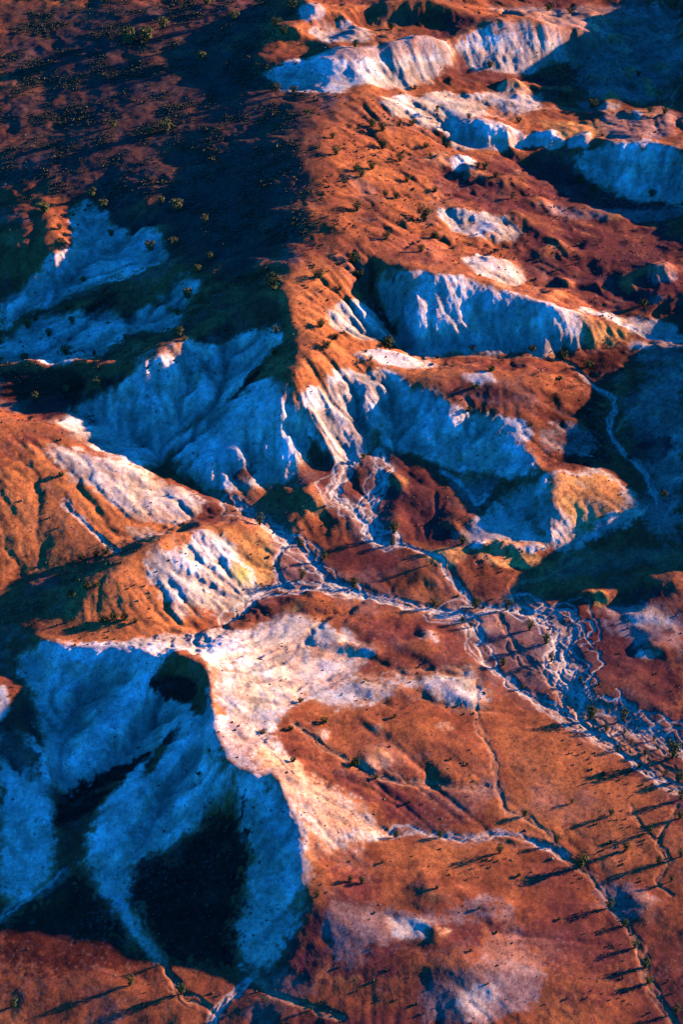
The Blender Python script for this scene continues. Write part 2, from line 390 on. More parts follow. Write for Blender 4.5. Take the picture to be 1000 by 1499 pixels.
# dry creeks: course, width, depth, silt, braiding
CREEKS = [
 ([(-32.3,520.5),(-24.8,511.4),(-16.4,505),(-12.3,501.8),(-9.2,498.1),(-6.1,492.2),(-2,487),(3,483.4)],3.2,0.5,0.65,0.9),
 ([(-15.4,505.1),(-18.3,499.6),(-19.2,493.4),(-17.7,488.3),(-16,484.8)],1.6,0.4,0.6,0.5),
 ([(-33.4,468.7),(-29.6,473.3),(-25.9,479.8),(-18,484.1),(-6,483.7),(4,482.8),(16,479.6),(27.8,476.3),(39.8,477.4),(53.8,476.9)],2.6,0.55,0.8,0.5),
 ([(53.8,476.9),(60.6,474.9),(65.7,469.1),(63.5,461.2),(66.1,449.2),(66.6,438.6),(72.8,433.4),(82.7,428.6),(93.4,422.9),(105.4,415.4)],4.2,0.7,0.62,1),
 ([(57.5,473.4),(61.5,467.6),(60.2,460.5),(61.7,450.5),(65,443.7)],2.5,0.5,0.6,0.9),
 ([(27.7,473.7),(37.6,471.9),(39.6,459.5),(42.9,452.9),(50.2,444.5),(62.4,434.3),(73,425.2),(83.1,414),(93.2,406.4)],2.4,0.5,0.65,0.6),
 ([(66.4,436.3),(71.2,426.4),(80.2,421.6),(91.7,409)],3.6,0.4,0.45,1),
 ([(45.7,474.7),(48.1,465.4),(52.5,457.5),(57.8,449.2),(64.7,438.8)],1.8,0.3,0.35,0.8),
 ([(37.4,445.5),(37.3,436.4),(38.5,426.1),(40.9,415.9),(41.6,406.6),(44.2,397.3),(49.5,395.2),(54.5,390.3),(57.1,384),(61.7,379.2),(66.2,373.3),(70.1,365.5),(74.3,355),(75.1,345.7),(80.5,333.6),(83.7,325.7)],1.1,0.15,0.42,0.6),
 ([(9.8,387.3),(17.8,390.1),(24.9,389),(33.8,388),(39.3,389.9),(46.4,389.3),(53.4,386.6),(57.6,383.6)],1.5,0.35,0.55,0.5),
 ([(89,401.4),(83.1,389.2),(85,382.3),(80.7,375.5),(84.6,371)],1,0.16,0.3,0.3),
 ([(77.1,401),(79.1,393.8),(83,388.8)],0.9,0.14,0.3,0.3),
 ([(77.5,587.1),(81.4,579.6),(87.6,569.3),(85.5,558.3),(87.2,548.3),(92.8,539.6),(95.1,531.7),(96.1,518.6)],1,0.3,0.52,0.4),
 ([(110.4,578.2),(104.1,578.7),(98.1,573),(94.5,564.8),(87.9,556.4)],0.9,0.3,0.45,0.4),
 ([(22.2,585.6),(35.8,589.5),(53.9,590.7),(67.6,593.5),(74.2,590.5),(78.3,585.4)],1.2,0.4,0.5,0.2),
 ([(2.1,539.9),(0,530.7),(-1.7,522.6),(2.1,518.9),(5.2,514.2),(7.2,510.1)],2.6,0.35,0.75,1),
 ([(12,543.7),(11.6,533.9),(10.9,526.1),(9.4,517.3),(10.3,508.9),(13.4,505.5)],2.6,0.35,0.75,1),
 ([(7.2,505.8),(13.3,504.7),(20.5,503.4),(28.5,497.6),(32.3,489.8),(38,480.3)],1.6,0.4,0.6,0.4),
 ([(31.8,535.9),(35.9,531.9),(39.9,525.5),(41.8,521.9),(44.5,525.9)],1.1,0.3,0.6,0.4),
 ([(59.3,519.2),(56,514.2),(50,502.6),(43.8,498.6),(40.7,496.2)],1.5,0.4,0.35,0.2),
 ([(71.8,503.5),(60.8,492.4),(53.6,490.5),(50.3,486.2),(52.9,479.1),(54.8,476.9)],2.2,0.6,0.5,0.4),
 ([(-51,542.3),(-41.9,526.9),(-32.3,519.9)],1.8,0.4,0.5,0.3),
 ([(-82.6,508.9),(-78.2,504.1),(-71.8,498.3),(-65.7,491)],1.3,0.4,0.75,0.4),
 ([(-21.5,344.4),(-25.1,340.2),(-29.1,336.1),(-31.3,330.5)],1.6,0.35,0.6,0.4),
 ([(-51.9,365.5),(-46.8,353.1),(-43,346.7),(-39.3,340.2),(-31.5,334.1)],1.6,0.35,0.45,0.5),
 ([(-21.5,344.4),(-16.6,338.3),(-8.3,334.9),(0,331.1)],1.2,0.3,0.5,0.4),
 ([(-13.1,434.7),(-9.4,440),(0,441.6),(11.5,445.8),(23,448.4),(38.6,451.9)],0.9,0.3,0.4,0.2),
 ([(-12.9,420.9),(-5.5,414.8),(7.3,407.4),(18.2,405.6),(29.1,405.5),(38.3,406.4)],1.8,0.35,0.5,0.5),
 ([(-20.8,411.7),(-12.5,400.3),(-3.6,394.5),(7.1,390.5),(13.3,388)],1.5,0.4,0.4,0.5),
 ([(13.5,599.8),(17.5,596.7),(22.3,588.4)],1.2,0.5,0.5,0.2),
 ([(-9.4,548.9),(-5.3,544.4),(2.5,537.9)],0.9,0.5,0.4,0.2),
 ([(6.5,556.9),(8.6,548.9),(10.2,542.3)],1,0.5,0.5,0.2),
 ([(87.3,614.9),(92.5,609.3),(97.1,608.2),(113.1,599.9)],1.4,0.4,0.7,0.3),
 ([(94.2,752.9),(100.8,768.7),(116.6,792.9),(132.5,814.2)],2.5,0.3,0.4,0.4),
 ([(128.8,758.4),(121.8,742.1),(113.1,734.2),(90.9,744.3),(69.6,739.3),(50.9,728.2)],1.6,0.3,0.4,0.4),
 ([(-111.8,588.2),(-98.5,590.3),(-82.8,592.6),(-69.5,596.2)],1.4,0.4,0.4,0.3),
 ([(-86.2,362.9),(-81.7,368.8),(-75.2,373.2),(-71.3,378.2)],1.8,0.2,0.6,0.2),
]
# soil patches: soil, cover, raggedness, outline
SOILS = [
 ('orange',1,6,[(-103.5,529.2),(-91.6,532.5),(-62.6,526.7),(-37.4,516.8),(-53.8,490.6),(-65.8,488.1),(-81.6,484.1),(-93.5,481.9),(-99.8,486.1)]),
 ('orange',0.9,6,[(-78.3,473.1),(-59.6,487.9),(-42.4,499),(-52.9,472.1),(-39.2,468.3),(-48.1,456.6),(-73.1,456)]),
 ('orange',0.25,8,[(-4.9,709.2),(15.1,720.8),(35,710.9),(35.5,653.1),(46.4,632.6),(13.6,617.8),(0,631.2),(-4.8,672.3)]),
 ('orange',0.6,6,[(-22.5,610.9),(-6.7,609.9),(13.5,599.8),(22.2,585.6),(44,576.9),(26.1,567.6),(13.2,575.3),(-4.3,565.4),(-15.2,574.6)]),
 ('orange',0.3,8,[(-14.9,431.4),(11.3,433.1),(33.7,428),(40.2,408.8),(25.4,405.3),(7.3,407.4),(-5.5,414.8)]),
 ('orange',0.55,8,[(7,382.5),(35.6,387.6),(45.9,381.1),(31.2,370.1),(10.4,371.7)]),
 ('orange',0.5,8,[(38,439.2),(53.1,435.9),(74.3,418.8),(91.4,406.4),(87.5,373.2),(63.7,382),(46.9,397.4)]),
 ('deep',0.2,8,[(-48.4,680.6),(-29.7,708.3),(-7.3,689.3),(-4.6,630.9),(-22.4,608.4),(-23.6,559.6),(-43.7,578.6),(-68.3,614.2),(-90.8,663.6)]),  # shadow left of the ridge crest, deepened in the soil colour
 ('scrubred',0.75,8,[(-136.9,812.9),(-26.7,792.8),(-30.6,741.5),(-7.5,714.6),(-9.2,635),(-38.3,607.3),(-95.9,666.9),(-122,683.4)]),
 ('darkred',0.85,8,[(34.5,696.2),(75.4,707.8),(122.8,681.7),(121.4,669.1),(91.5,661.5),(57,651.5),(35.7,657.6)]),
 ('darkred',0.9,8,[(92.1,668),(121.7,672.7),(116,622.9),(92.8,623.3),(55.8,631.8),(62.2,658.1)]),
 ('darkred',0.9,8,[(70,482),(100.6,488.9),(93.8,426.6),(75.9,436.4),(67.7,452.1)]),
 ('darkred',0.6,8,[(-8.4,532.6),(29.8,538.2),(41.4,513.9),(20.5,503.4),(4.1,508.5),(-16.6,515.5)]),
 ('darkred',0.95,6,[(-6.9,375.6),(10.4,371.7),(10.2,355.9),(23.3,339.8),(-16.8,345.3),(-10.2,355.6)]),
 ('darkred',0.85,6,[(-5.4,409.4),(10.9,405.9),(25.4,403),(40,404.2),(34,392.2),(17.9,391.3),(7.1,391.7)]),
 ('white',0.95,3,[(-92.1,451.8),(-74.5,451.3),(-57.1,449.4),(-44.4,439.7),(-35.9,428.4),(-34.6,400.3),(-29.3,397.5),(-35.5,392.1),(-42.1,385.9),(-50.2,381),(-57.9,377.4),(-65.5,384.5),(-64.4,393.7),(-55.2,405),(-69.7,400.7),(-76.7,408.2),(-81.6,426)]),
 ('white',0.95,3,[(-30.2,398),(-18.6,396.1),(-12.7,390.9),(-8.7,380),(-7.6,372.6),(-10.3,364.5),(-17.1,362),(-23.8,367.3),(-23.1,378.1),(-26.2,391.3)]),
 ('white',0.8,3,[(-93,425.9),(-84.8,418.9),(-78.2,409.8),(-77.6,395.9),(-71.9,379.6),(-75.3,374.9),(-81.9,370.1),(-86.2,362.9)]),
 ('white',0.5,5,[(-23.9,369.2),(-10.3,366.2),(-11.9,358.4),(-17.2,350.7),(-19.3,343.3),(-27,346.5),(-25.7,360.1)]),
 ('white',0.55,4,[(-65.6,385.5),(-50.3,382.1),(-54.1,371.9),(-48.8,357.2),(-42.2,347.1),(-50,351),(-58.7,364.6),(-65.3,376.8)]),
 ('white',0.68,3.5,[(-37.5,441),(-31,460.3),(-13.8,473.3),(3.9,461.8),(8.7,452.8),(1.9,440.3),(19.1,446.5),(38.5,450.3),(42.4,442.4),(36.1,432.4),(26.4,436.3),(19,442.4),(13.6,437.6),(11.3,432.6),(-1.9,429.6),(-11.2,434.6),(-17.5,423.8),(-19.7,414.9),(-13.5,404.4),(-9.6,398.1),(0.9,397.6),(10.7,389.1),(7.1,384.2),(-5.2,379.9),(-10.5,386.5),(-17.7,397.6),(-30.3,401.1),(-35.3,419)]),
 ('white',0.7,2.5,[(-76.3,450.4),(-57.6,454.2),(-38.9,461.9),(-31.7,466.1),(-36.7,442.7),(-56.7,444.7),(-66.2,441.6),(-74,444.4)]),
 ('orange',0.8,1.6,[(-37.3,438.1),(-33.9,436.4),(-29.9,428.4),(-30.3,420.3),(-33.1,416.7),(-35.4,421.3)]),
 ('orange',0.5,3,[(-21.2,455.3),(-11.7,460.5),(-5.8,454.4),(-15.2,446.3)]),
 ('orange',0.6,3,[(-3.5,392),(5.4,393.4),(9.2,388.8),(0,383.1)]),
 ('orange',0.5,3,[(-30.8,415),(-20.1,416.3),(-18,408.1),(-28.6,404.2)]),
 ('orange',0.6,2.5,[(-5.7,443.7),(3.8,445),(0.9,438.8),(-7.5,438.1)]),
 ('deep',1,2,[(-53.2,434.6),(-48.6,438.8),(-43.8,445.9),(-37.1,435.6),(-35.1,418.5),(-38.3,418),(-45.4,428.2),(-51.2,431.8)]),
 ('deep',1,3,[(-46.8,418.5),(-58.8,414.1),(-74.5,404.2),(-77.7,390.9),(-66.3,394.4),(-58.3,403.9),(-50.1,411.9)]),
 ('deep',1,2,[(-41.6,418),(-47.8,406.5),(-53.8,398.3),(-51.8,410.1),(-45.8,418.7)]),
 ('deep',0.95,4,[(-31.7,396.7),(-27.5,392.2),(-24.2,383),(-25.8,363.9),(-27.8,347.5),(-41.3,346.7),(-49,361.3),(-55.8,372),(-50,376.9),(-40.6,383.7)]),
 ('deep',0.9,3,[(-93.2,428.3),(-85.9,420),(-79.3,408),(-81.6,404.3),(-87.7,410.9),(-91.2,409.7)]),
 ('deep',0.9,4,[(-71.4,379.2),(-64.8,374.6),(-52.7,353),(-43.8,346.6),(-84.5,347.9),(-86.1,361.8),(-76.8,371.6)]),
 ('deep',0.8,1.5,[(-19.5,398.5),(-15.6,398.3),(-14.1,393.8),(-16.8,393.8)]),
 ('white',0.5,1.5,[(-63.6,382.4),(-58.6,374.3),(-51.7,363.4),(-44,348.9),(-46.4,347.8),(-55,361.4),(-62.8,372.4)]),
 ('cream',0.85,4,[(-33.9,443.2),(-13.7,467.2),(3.9,457.6),(0,443.1),(-15.1,440),(-20.2,421.7),(-31,420)]),
 ('peach',0.8,4,[(-30.7,412.5),(-14.4,406.4),(0,397.2),(9.8,388.9),(-5.2,381.4),(-12.3,390.5),(-21.4,401.2)]),
 ('peach',0.75,3,[(-13.6,460.2),(3.9,457.6),(7.7,452.5),(-5.7,448.2)]),
 ('cream',0.6,3,[(11.4,441.5),(26.8,447.3),(40.4,448.5),(36,438.6),(19,439.6)]),
 ('cream',0.75,2.5,[(-91.4,530.1),(-77.2,530.2),(-58.6,528.8),(-39.1,517.9),(-48.7,506.9),(-63.4,508.7),(-74,515.1),(-83.5,520.3)]),
 ('cream',0.5,2,[(-67.1,503),(-55.2,506.8),(-51.6,499.3),(-60.6,497.3)]),
 ('ochre',0.8,2.5,[(-43.4,499.1),(-20.6,507.2),(-18.9,488.2),(-25.9,481.6),(-34,487.2)]),
 ('cream',0.9,2.5,[(-57.9,486),(-46.2,495.4),(-33.4,498.5),(-26.2,490),(-25.5,480.9),(-33.1,471.6),(-42.7,469.8),(-52.5,472.6)]),
 ('white',0.65,2,[(-56.2,480.5),(-45.8,487.4),(-34.4,498.1),(-29.9,496.2),(-30,483.8),(-39.6,477.6),(-42.2,469.9),(-52,472.8)]),
 ('yellow',0.8,1.5,[(-32.5,490.2),(-27.7,489.5),(-26.4,482.2),(-30.9,482.3)]),
 ('orange',0.9,1.5,[(-60.8,489),(-51,493.5),(-43.4,499.1),(-44.5,492.9),(-56.4,484.5)]),
 ('cream',0.5,3,[(-50.9,470.2),(-35.4,470.9),(-39.1,467.1),(-51.6,466.4)]),
 ('yellow',0.7,1.2,[(-16.8,472.5),(-11.9,475.7),(-8.9,475),(-12.8,471.8)]),
 ('darkred',0.7,2,[(-30.4,468.8),(-20,480.8),(-6,476.9),(3.9,471.9),(-11.8,472.1),(-19.6,466.8)]),
 ('ochre',0.5,1.5,[(-19.7,471.7),(-11.9,474.5),(-13.8,470.6)]),
 ('white',0.92,3,[(-53.3,544),(-42.9,552.8),(-27.9,560.1),(-14.5,552.2),(-9.6,543.7),(-12.7,534.1),(-21,528.7),(-32.4,524.6),(-49.5,531.6)]),
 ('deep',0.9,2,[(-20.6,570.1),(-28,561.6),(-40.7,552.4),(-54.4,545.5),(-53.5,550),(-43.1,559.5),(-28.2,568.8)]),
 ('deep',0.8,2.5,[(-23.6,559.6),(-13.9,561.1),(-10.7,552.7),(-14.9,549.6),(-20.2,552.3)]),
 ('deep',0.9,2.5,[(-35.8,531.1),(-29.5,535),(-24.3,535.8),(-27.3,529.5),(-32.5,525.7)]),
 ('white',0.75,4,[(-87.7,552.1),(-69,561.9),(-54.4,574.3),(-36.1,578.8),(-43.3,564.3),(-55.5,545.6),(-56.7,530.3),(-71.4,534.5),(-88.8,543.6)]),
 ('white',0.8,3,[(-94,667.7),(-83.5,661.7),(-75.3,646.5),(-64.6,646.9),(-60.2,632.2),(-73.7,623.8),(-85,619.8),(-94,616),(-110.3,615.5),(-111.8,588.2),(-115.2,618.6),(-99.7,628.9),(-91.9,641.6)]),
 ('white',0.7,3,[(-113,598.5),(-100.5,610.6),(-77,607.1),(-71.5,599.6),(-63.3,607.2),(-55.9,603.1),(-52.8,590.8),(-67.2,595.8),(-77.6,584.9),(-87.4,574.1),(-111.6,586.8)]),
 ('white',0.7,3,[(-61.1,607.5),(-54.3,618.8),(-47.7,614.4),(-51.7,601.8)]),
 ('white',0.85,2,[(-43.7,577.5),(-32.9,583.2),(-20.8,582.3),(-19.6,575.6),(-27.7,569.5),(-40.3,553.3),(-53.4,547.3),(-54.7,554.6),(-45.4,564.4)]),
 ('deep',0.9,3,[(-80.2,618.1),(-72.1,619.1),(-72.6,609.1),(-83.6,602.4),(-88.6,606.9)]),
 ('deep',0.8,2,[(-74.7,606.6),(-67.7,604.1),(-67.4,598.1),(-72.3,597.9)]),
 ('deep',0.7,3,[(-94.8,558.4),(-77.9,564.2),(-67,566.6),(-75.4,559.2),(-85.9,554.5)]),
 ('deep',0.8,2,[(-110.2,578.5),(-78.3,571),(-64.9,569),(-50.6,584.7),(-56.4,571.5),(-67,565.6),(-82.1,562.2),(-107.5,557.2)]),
 ('white',0.85,2,[(-12.8,553.9),(-4.3,560.9),(2.2,569.1),(13.6,573.8),(22.8,566.5),(15.6,558.4),(10.3,553.5),(9.6,543.1),(2.5,533.9),(-6.4,543.3),(-12.8,546.2)]),
 ('darkred',0.7,1.5,[(-9.6,555.8),(0,563.9),(4.3,568.8),(2.6,563.8),(-5.4,556.9)]),
 ('orange',0.8,1.2,[(-16,557.2),(-12.8,552.7),(-7.4,547),(-2.1,542.6),(-4.7,541.5),(-11.7,548.7),(-15.3,551.2)]),
 ('white',0.9,1.5,[(-4,593),(2.2,601.2),(11.3,602.9),(17.6,599.4),(13.8,592.5),(6.7,588.7),(-2.2,586.7)]),
 ('white',0.75,2,[(2.2,580.1),(13.3,584.6),(26.6,584.2),(33.2,580.7),(24.2,576.2),(8.8,577)]),
 ('white',0.93,2.5,[(10.2,612),(22.6,613),(33.9,612.1),(56.6,610),(74.8,607.6),(84.4,604.8),(79.2,598.7),(67.6,594.2),(44.9,591.5),(31.3,587.8),(22.4,589.8),(16.9,597.3),(19.8,602.9),(13.6,606.9)]),
 ('darkred',0.75,2,[(9.1,617.4),(22.7,616.7),(20.3,611.3),(13.6,612.2)]),
 ('redstain',0.6,2.5,[(54.3,610.3),(63.3,607.5),(66.6,602.5),(60.9,600.9),(56.4,604.2)]),
 ('redstain',0.6,2,[(13.6,612.2),(27.1,613.5),(24.7,603.6),(20.3,603.5)]),
 ('ochre',0.85,2,[(75.8,606.1),(91.3,608.4),(101.7,606.3),(91.7,597.9),(81.4,597.7),(78,600.1)]),
 ('white',0.7,2,[(66.6,604.9),(76,608),(80.3,601.9),(76.8,597.6),(68.8,598.9)]),
 ('orange',0.6,1.5,[(92.5,609.3),(102,609.5),(100.5,606),(92.1,604.4)]),
 ('cream',0.7,2,[(75.6,614.9),(92.3,617.8),(114.8,611.1),(113.1,599.9),(91.3,608.4)]),
 ('white',0.92,2.5,[(11.9,558),(19.5,563.3),(28.7,567.5),(32.8,559),(43.5,554.2),(51.7,545.6),(62.2,533.4),(51.8,533.2),(40.2,533.7),(25.6,541.9),(12.8,546)]),
 ('darkred',0.8,1.5,[(26.1,567.6),(30.5,567.5),(32,560.6),(28.6,561.8)]),
 ('redstain',0.6,2,[(30,547.9),(34.3,548.8),(38.2,536.8),(31.9,538.1)]),
 ('ochre',0.5,3,[(34.2,545.3),(55.2,539.8),(50.7,533.9),(40.2,535.2)]),
 ('cream',0.9,2,[(41,558.6),(45.7,556.1),(56,554.5),(61,548.7),(56.3,542),(50.2,546.3),(43,552.1)]),
 ('white',0.7,1.5,[(37.6,572.3),(47.2,574.4),(51.3,569.1),(43.5,567)]),
 ('mauve',0.6,3,[(29.7,535.3),(46.5,532.3),(46.1,523.5),(37.7,523)]),
 ('white',0.7,3,[(63,530.3),(58.2,518.5),(61.6,505.2),(44.9,500.6),(28.8,505.8),(39.3,513.3),(50.4,525.9)]),
 ('darkred',0.8,2.5,[(18.5,506.3),(29,514.3),(39.3,512.6),(38.9,502.8),(28.7,503.5)]),
 ('cream',0.9,3,[(62.7,531),(80.6,536.7),(91.2,525.3),(92.1,513.2),(67.5,500.3),(61.5,502.7),(59.2,517.8)]),
 ('ochre',0.95,4,[(64,529.1),(80.3,533.8),(89.6,519.3),(78.6,512.6),(66.7,503.4),(62,512.2)]),
 ('orange',0.5,3,[(68.8,522.4),(84.4,531.5),(89.6,519.3),(78.7,513.9)]),
 ('white',0.35,2,[(57.3,520.5),(63.3,518),(70.2,511),(67.7,503.5),(61.6,505.7)]),
 ('ochre',0.9,1.5,[(40.8,499.2),(48.4,507.6),(55.3,503.7),(61.3,499.5),(54.9,494.8),(44.7,495.2)]),
 ('ochre',0.7,1.5,[(25.6,500.4),(32.8,503.5),(38.8,500.2),(32.5,494),(28.4,494.1)]),
 ('orange',0.7,1.5,[(41.8,500.2),(48,503),(51.1,501.2),(45.8,496.6)]),
 ('pale',0.15,3,[(58.8,492.4),(71.5,499.3),(94.1,502),(102,500.7),(101.6,496.6),(60.6,489.4)]),
 ('yellow',0.7,1.2,[(72.6,484.2),(78.1,483.2),(78.8,478.9),(74.1,477.3)]),
 ('mauve',0.75,4,[(77.9,480.3),(99.3,476.1),(96.9,454.3),(84.2,462.9),(72.7,477.3)]),
 ('white',0.4,3,[(79.9,480),(95.1,473.6),(98.1,465.1),(84.8,469.7)]),
 ('mauve',0.35,3,[(19.9,476.5),(55.7,476.3),(66.9,466.3),(66.9,443.5),(55.5,444.2),(44.6,454.6),(39.1,462.3)]),
 ('mauve',0.4,3,[(-22.7,510.3),(-12.3,502.5),(4,483.7),(19.9,478.2),(-14,484.3),(-20.2,491.8)]),
 ('white',0.85,2.5,[(-30.6,739.6),(-12.8,747.7),(15.5,754.7),(37.2,767.7),(44,764.6),(36.3,750.9),(15.2,733.6),(-2.5,721.1),(-17.6,723.2)]),
 ('redstain',0.6,2.5,[(-7.7,749.3),(15.5,758.1),(36.8,771),(39,760.1),(20.5,749.3),(0,739.4)]),
 ('redstain',0.5,2.5,[(-17.8,740.3),(-7.6,736.6),(-5,722.8),(-15.1,723.9)]),
 ('white',0.5,2.5,[(-13,765.8),(0,773.8),(13.1,772.3),(10.4,758.4),(-5.2,757.8)]),
 ('white',0.85,3,[(44.7,770.5),(58.1,777.4),(79.8,781.8),(92.5,781.8),(74.1,767.5),(49.8,760.2)]),
 ('redstain',0.6,2.5,[(50.3,780.4),(75,791.2),(93.7,787.4),(79.8,780.5),(58.1,775.7)]),
 ('cream',0.9,2.5,[(12,720.4),(36,742.6),(56.9,744.2),(51.2,723.9),(35.3,717.3),(20.5,714.1)]),
 ('white',0.6,3,[(51.9,748.4),(75.8,752.9),(77.6,741.6),(61.5,733.5)]),
 ('cream',0.8,2,[(37.9,720.7),(56.2,723.1),(73.8,716.6),(55.3,710.8),(40.1,710.7)]),
 ('white',0.8,1.5,[(68.3,719.2),(78.6,722),(84.6,716.2),(75.7,714.3)]),
 ('ochre',0.5,2.5,[(71.9,734.6),(102.9,734.7),(98,714),(81.1,720.5)]),
 ('white',0.85,1.5,[(39.4,693.9),(44.8,703),(49.5,697.2),(46.6,688.4),(40.5,689.8)]),
 ('white',0.9,1.8,[(31,662.2),(43,662.1),(56.5,664.7),(62.3,660),(47.4,649.8),(40.2,651)]),
 ('white',0.7,1.8,[(40.6,632.1),(50.3,638.3),(63.1,634.7),(60,624),(45.7,619.7)]),
 ('mauve',0.5,3,[(63.2,674.9),(88.1,679),(122.8,681.7),(122,674.7),(80.1,670.7)]),
 ('white',0.85,3,[(85.3,706.9),(95.1,709),(112.9,711.9),(124.3,702.2),(125.2,681.6),(106.1,686.3),(92,696.6)]),
 ('orange',0.8,1.5,[(117.1,702.3),(124.3,701.4),(126.2,695.9),(120.5,698)]),
 ('mauve',0.5,3,[(98.3,741.1),(127.6,746.2),(123.6,716.1),(95.5,712.9)]),
 ('deep',0.5,8,[(68.9,776.5),(93.8,779.8),(117,797.5),(133.1,776.6),(120.3,751.3),(89,753.9),(73.6,760.5)]),  # cast shadow of the far right valley, darkened in the soil colour
 ('pale',0.35,6,[(54.9,815.3),(138.7,823.4),(131.3,757.5),(96.4,748.1),(90.7,774.8),(70.1,796.5)]),
 ('ochre',0.8,1.5,[(114.1,768),(121.1,759.6),(127.2,755),(118.3,756.6)]),
 ('pale',0.5,4,[(97.8,602),(113.7,603.5),(102,500.7),(91.1,513.3),(97.3,533),(92.9,552.4),(89.9,566.1),(99.6,577.5)]),
 ('deep',0.85,5,[(79,594.8),(90.9,601.3),(97.3,597.8),(90,579.6),(84.4,566.5),(80.7,537.4),(71.6,531.6),(61.4,537.3),(59.1,552.3),(75.9,584.3)]),  # dark cover painting the hill's cast shadow deeper on these flats
 ('deep',0.15,8,[(63,593),(97.8,602),(113.7,603.5),(102.3,503.3),(82.2,505.7),(97.3,533),(85.1,538.7),(61.3,536.6),(59.1,552.3)]),  # faint dark cover across the same shadowed ground
 ('darkred',0.8,3,[(93.4,558.5),(103.2,549.9),(98,539.3),(91.2,545.1)]),
 ('pale',0.45,3,[(60.1,550.8),(78.1,557.6),(79.1,544),(61.5,539.8)]),
 ('darkred',0.8,2,[(64.4,550.1),(75.5,553.3),(75,546.3),(63.9,543.6)]),
 ('darkred',0.9,5,[(-5.2,373.2),(10.4,371.7),(10.3,362.8),(0,365.3),(-3.4,349.9),(-10.1,348.3),(-8.5,360.8)]),
 ('darkred',0.85,5,[(20.6,361),(37.9,363.9),(44.6,360),(33.8,350.3),(23.5,347.4),(15.2,349.9)]),
 ('darkred',0.7,6,[(44.8,364.6),(62.8,370.9),(68.4,355.8),(71.9,339.3),(57.9,332.5),(50.7,349.9)]),
 ('darkred',0.7,6,[(74,457.8),(97.2,456.9),(94,429),(79.7,436.2)]),
 ('darkred',0.6,6,[(3.9,471.9),(27.7,472),(37.3,467.3),(38.6,451.9),(19.2,449.1),(7.7,454.3)]),
 ('mauve',0.7,3,[(16.6,339.1),(37.1,349.5),(52,343.8),(37.9,330.5),(19.7,330.1)]),
 ('white',0.5,2.5,[(23.1,334.6),(33.3,340.2),(39.9,338.8),(32.9,331.3)]),
 ('mauve',0.65,3,[(0,365.3),(10.3,362.8),(24,361),(38.1,368.8),(45,367.1),(30.8,359.3),(20.4,356.3),(10.1,349.9),(0,357.4)]),
 ('white',0.6,1.5,[(10.3,360.6),(20.5,359.8),(22,352.4),(13.5,352)]),
 ('mauve',0.55,3,[(-3.4,366.6),(3.4,361.9),(6.7,347.8),(0,344.1),(-5.1,357.2)]),
 ('mauve',0.7,2,[(64.9,375.3),(75.5,375.5),(81.4,366.3),(72.4,362.3),(65.9,366.6)]),
 ('white',0.8,1.5,[(-98.3,439.5),(-92.9,438.4),(-90.8,429.5),(-94.7,424.8)]),
 ('darkred',0.48,2.1,[(61.8,725.5),(60.3,722.5),(56.1,721.2),(54.4,723.3),(56.5,728.6),(60.6,729)]),
 ('white',0.82,2,[(41.5,714.5),(40.1,712.3),(37.7,710.4),(36.1,711.3),(38,713.4),(39.8,714.4)]),
 ('white',0.8,1.3,[(115.3,737.5),(112.9,734.5),(109.5,735.2),(108.1,737.2),(110.4,740.7),(113.6,739)]),
 ('ochre',0.63,1.9,[(86.9,722.7),(84.3,720.1),(80.8,718.2),(80.5,721.7),(81.4,723.9),(84.9,725.2)]),
 ('peach',0.66,1.2,[(73.5,755.1),(69.3,748.4),(62.5,746.8),(58.4,751.5),(62.7,753.7),(69.8,755.9)]),
 ('orange',0.84,1.9,[(119.8,758.6),(119.1,757.5),(117,757.5),(115.9,758.5),(116.8,759.3),(119.7,759.5)]),
 ('mauve',0.72,1.5,[(99.5,745),(95.7,740.7),(92.2,745.1),(88.9,748),(92.2,750.2),(97.5,748.8)]),
 ('white',0.52,1.4,[(92,714.5),(89.5,711),(84.5,712.9),(84.2,715.8),(86.1,721),(91,723.1)]),
 ('mauve',0.59,1.4,[(103.6,752.1),(100.8,747.3),(96,749.9),(94,753.5),(97.1,756.3),(101.1,754.8)]),
 ('ochre',0.79,1.5,[(106.5,750),(104.1,746.3),(99.7,744.9),(98.8,749.3),(100.6,754.5),(105.1,754.7)]),
 ('orange',0.81,1.3,[(112.6,707.4),(110.9,706.1),(108.7,706.9),(107.5,707.9),(109,708.9),(111,708.8)]),
 ('orange',0.57,2.5,[(67.8,719.3),(64.9,716.8),(61.4,716.4),(58.9,717.1),(61.5,718.5),(65.8,719.9)]),
 ('white',0.64,1.2,[(108.3,746.5),(105.2,743.6),(98.7,739.8),(96.2,746.6),(99.5,746.2),(104.7,746.9)]),
 ('peach',0.45,1.4,[(71.1,751.7),(67.8,747),(64.6,748.2),(63.2,750.3),(65,751.5),(68.3,751.6)]),
 ('darkred',0.83,1.9,[(95.4,753.8),(94.3,751.2),(92.2,751.7),(91.6,754.8),(93.1,755.4),(94.6,755.5)]),
 ('darkred',0.81,2.5,[(83,700.4),(81.4,697.1),(77.2,696.9),(74.2,699.7),(78.1,702.8),(82.3,705)]),
 ('darkred',0.58,1.6,[(50.2,691),(47.9,686.7),(43.1,687.2),(40.4,688.8),(43.7,693),(49.5,697)]),
 ('darkred',0.55,1.2,[(56.4,685.3),(55.7,684.3),(53.5,683.7),(53.4,684.3),(53.9,685.4),(55.3,685.7)]),
 ('orange',0.47,1.3,[(69.7,694.2),(67.3,691.6),(63.3,688.4),(63,690.6),(64.2,693),(67.1,694)]),
 ('peach',0.48,1.4,[(40,695.3),(37.6,690.5),(32.4,689.1),(28.8,691.8),(33.6,699.5),(38.5,704.6)]),
 ('peach',0.56,2,[(67.3,698),(65,695.1),(62.1,692.9),(62,697.3),(63.3,700.8),(66.4,701.2)]),
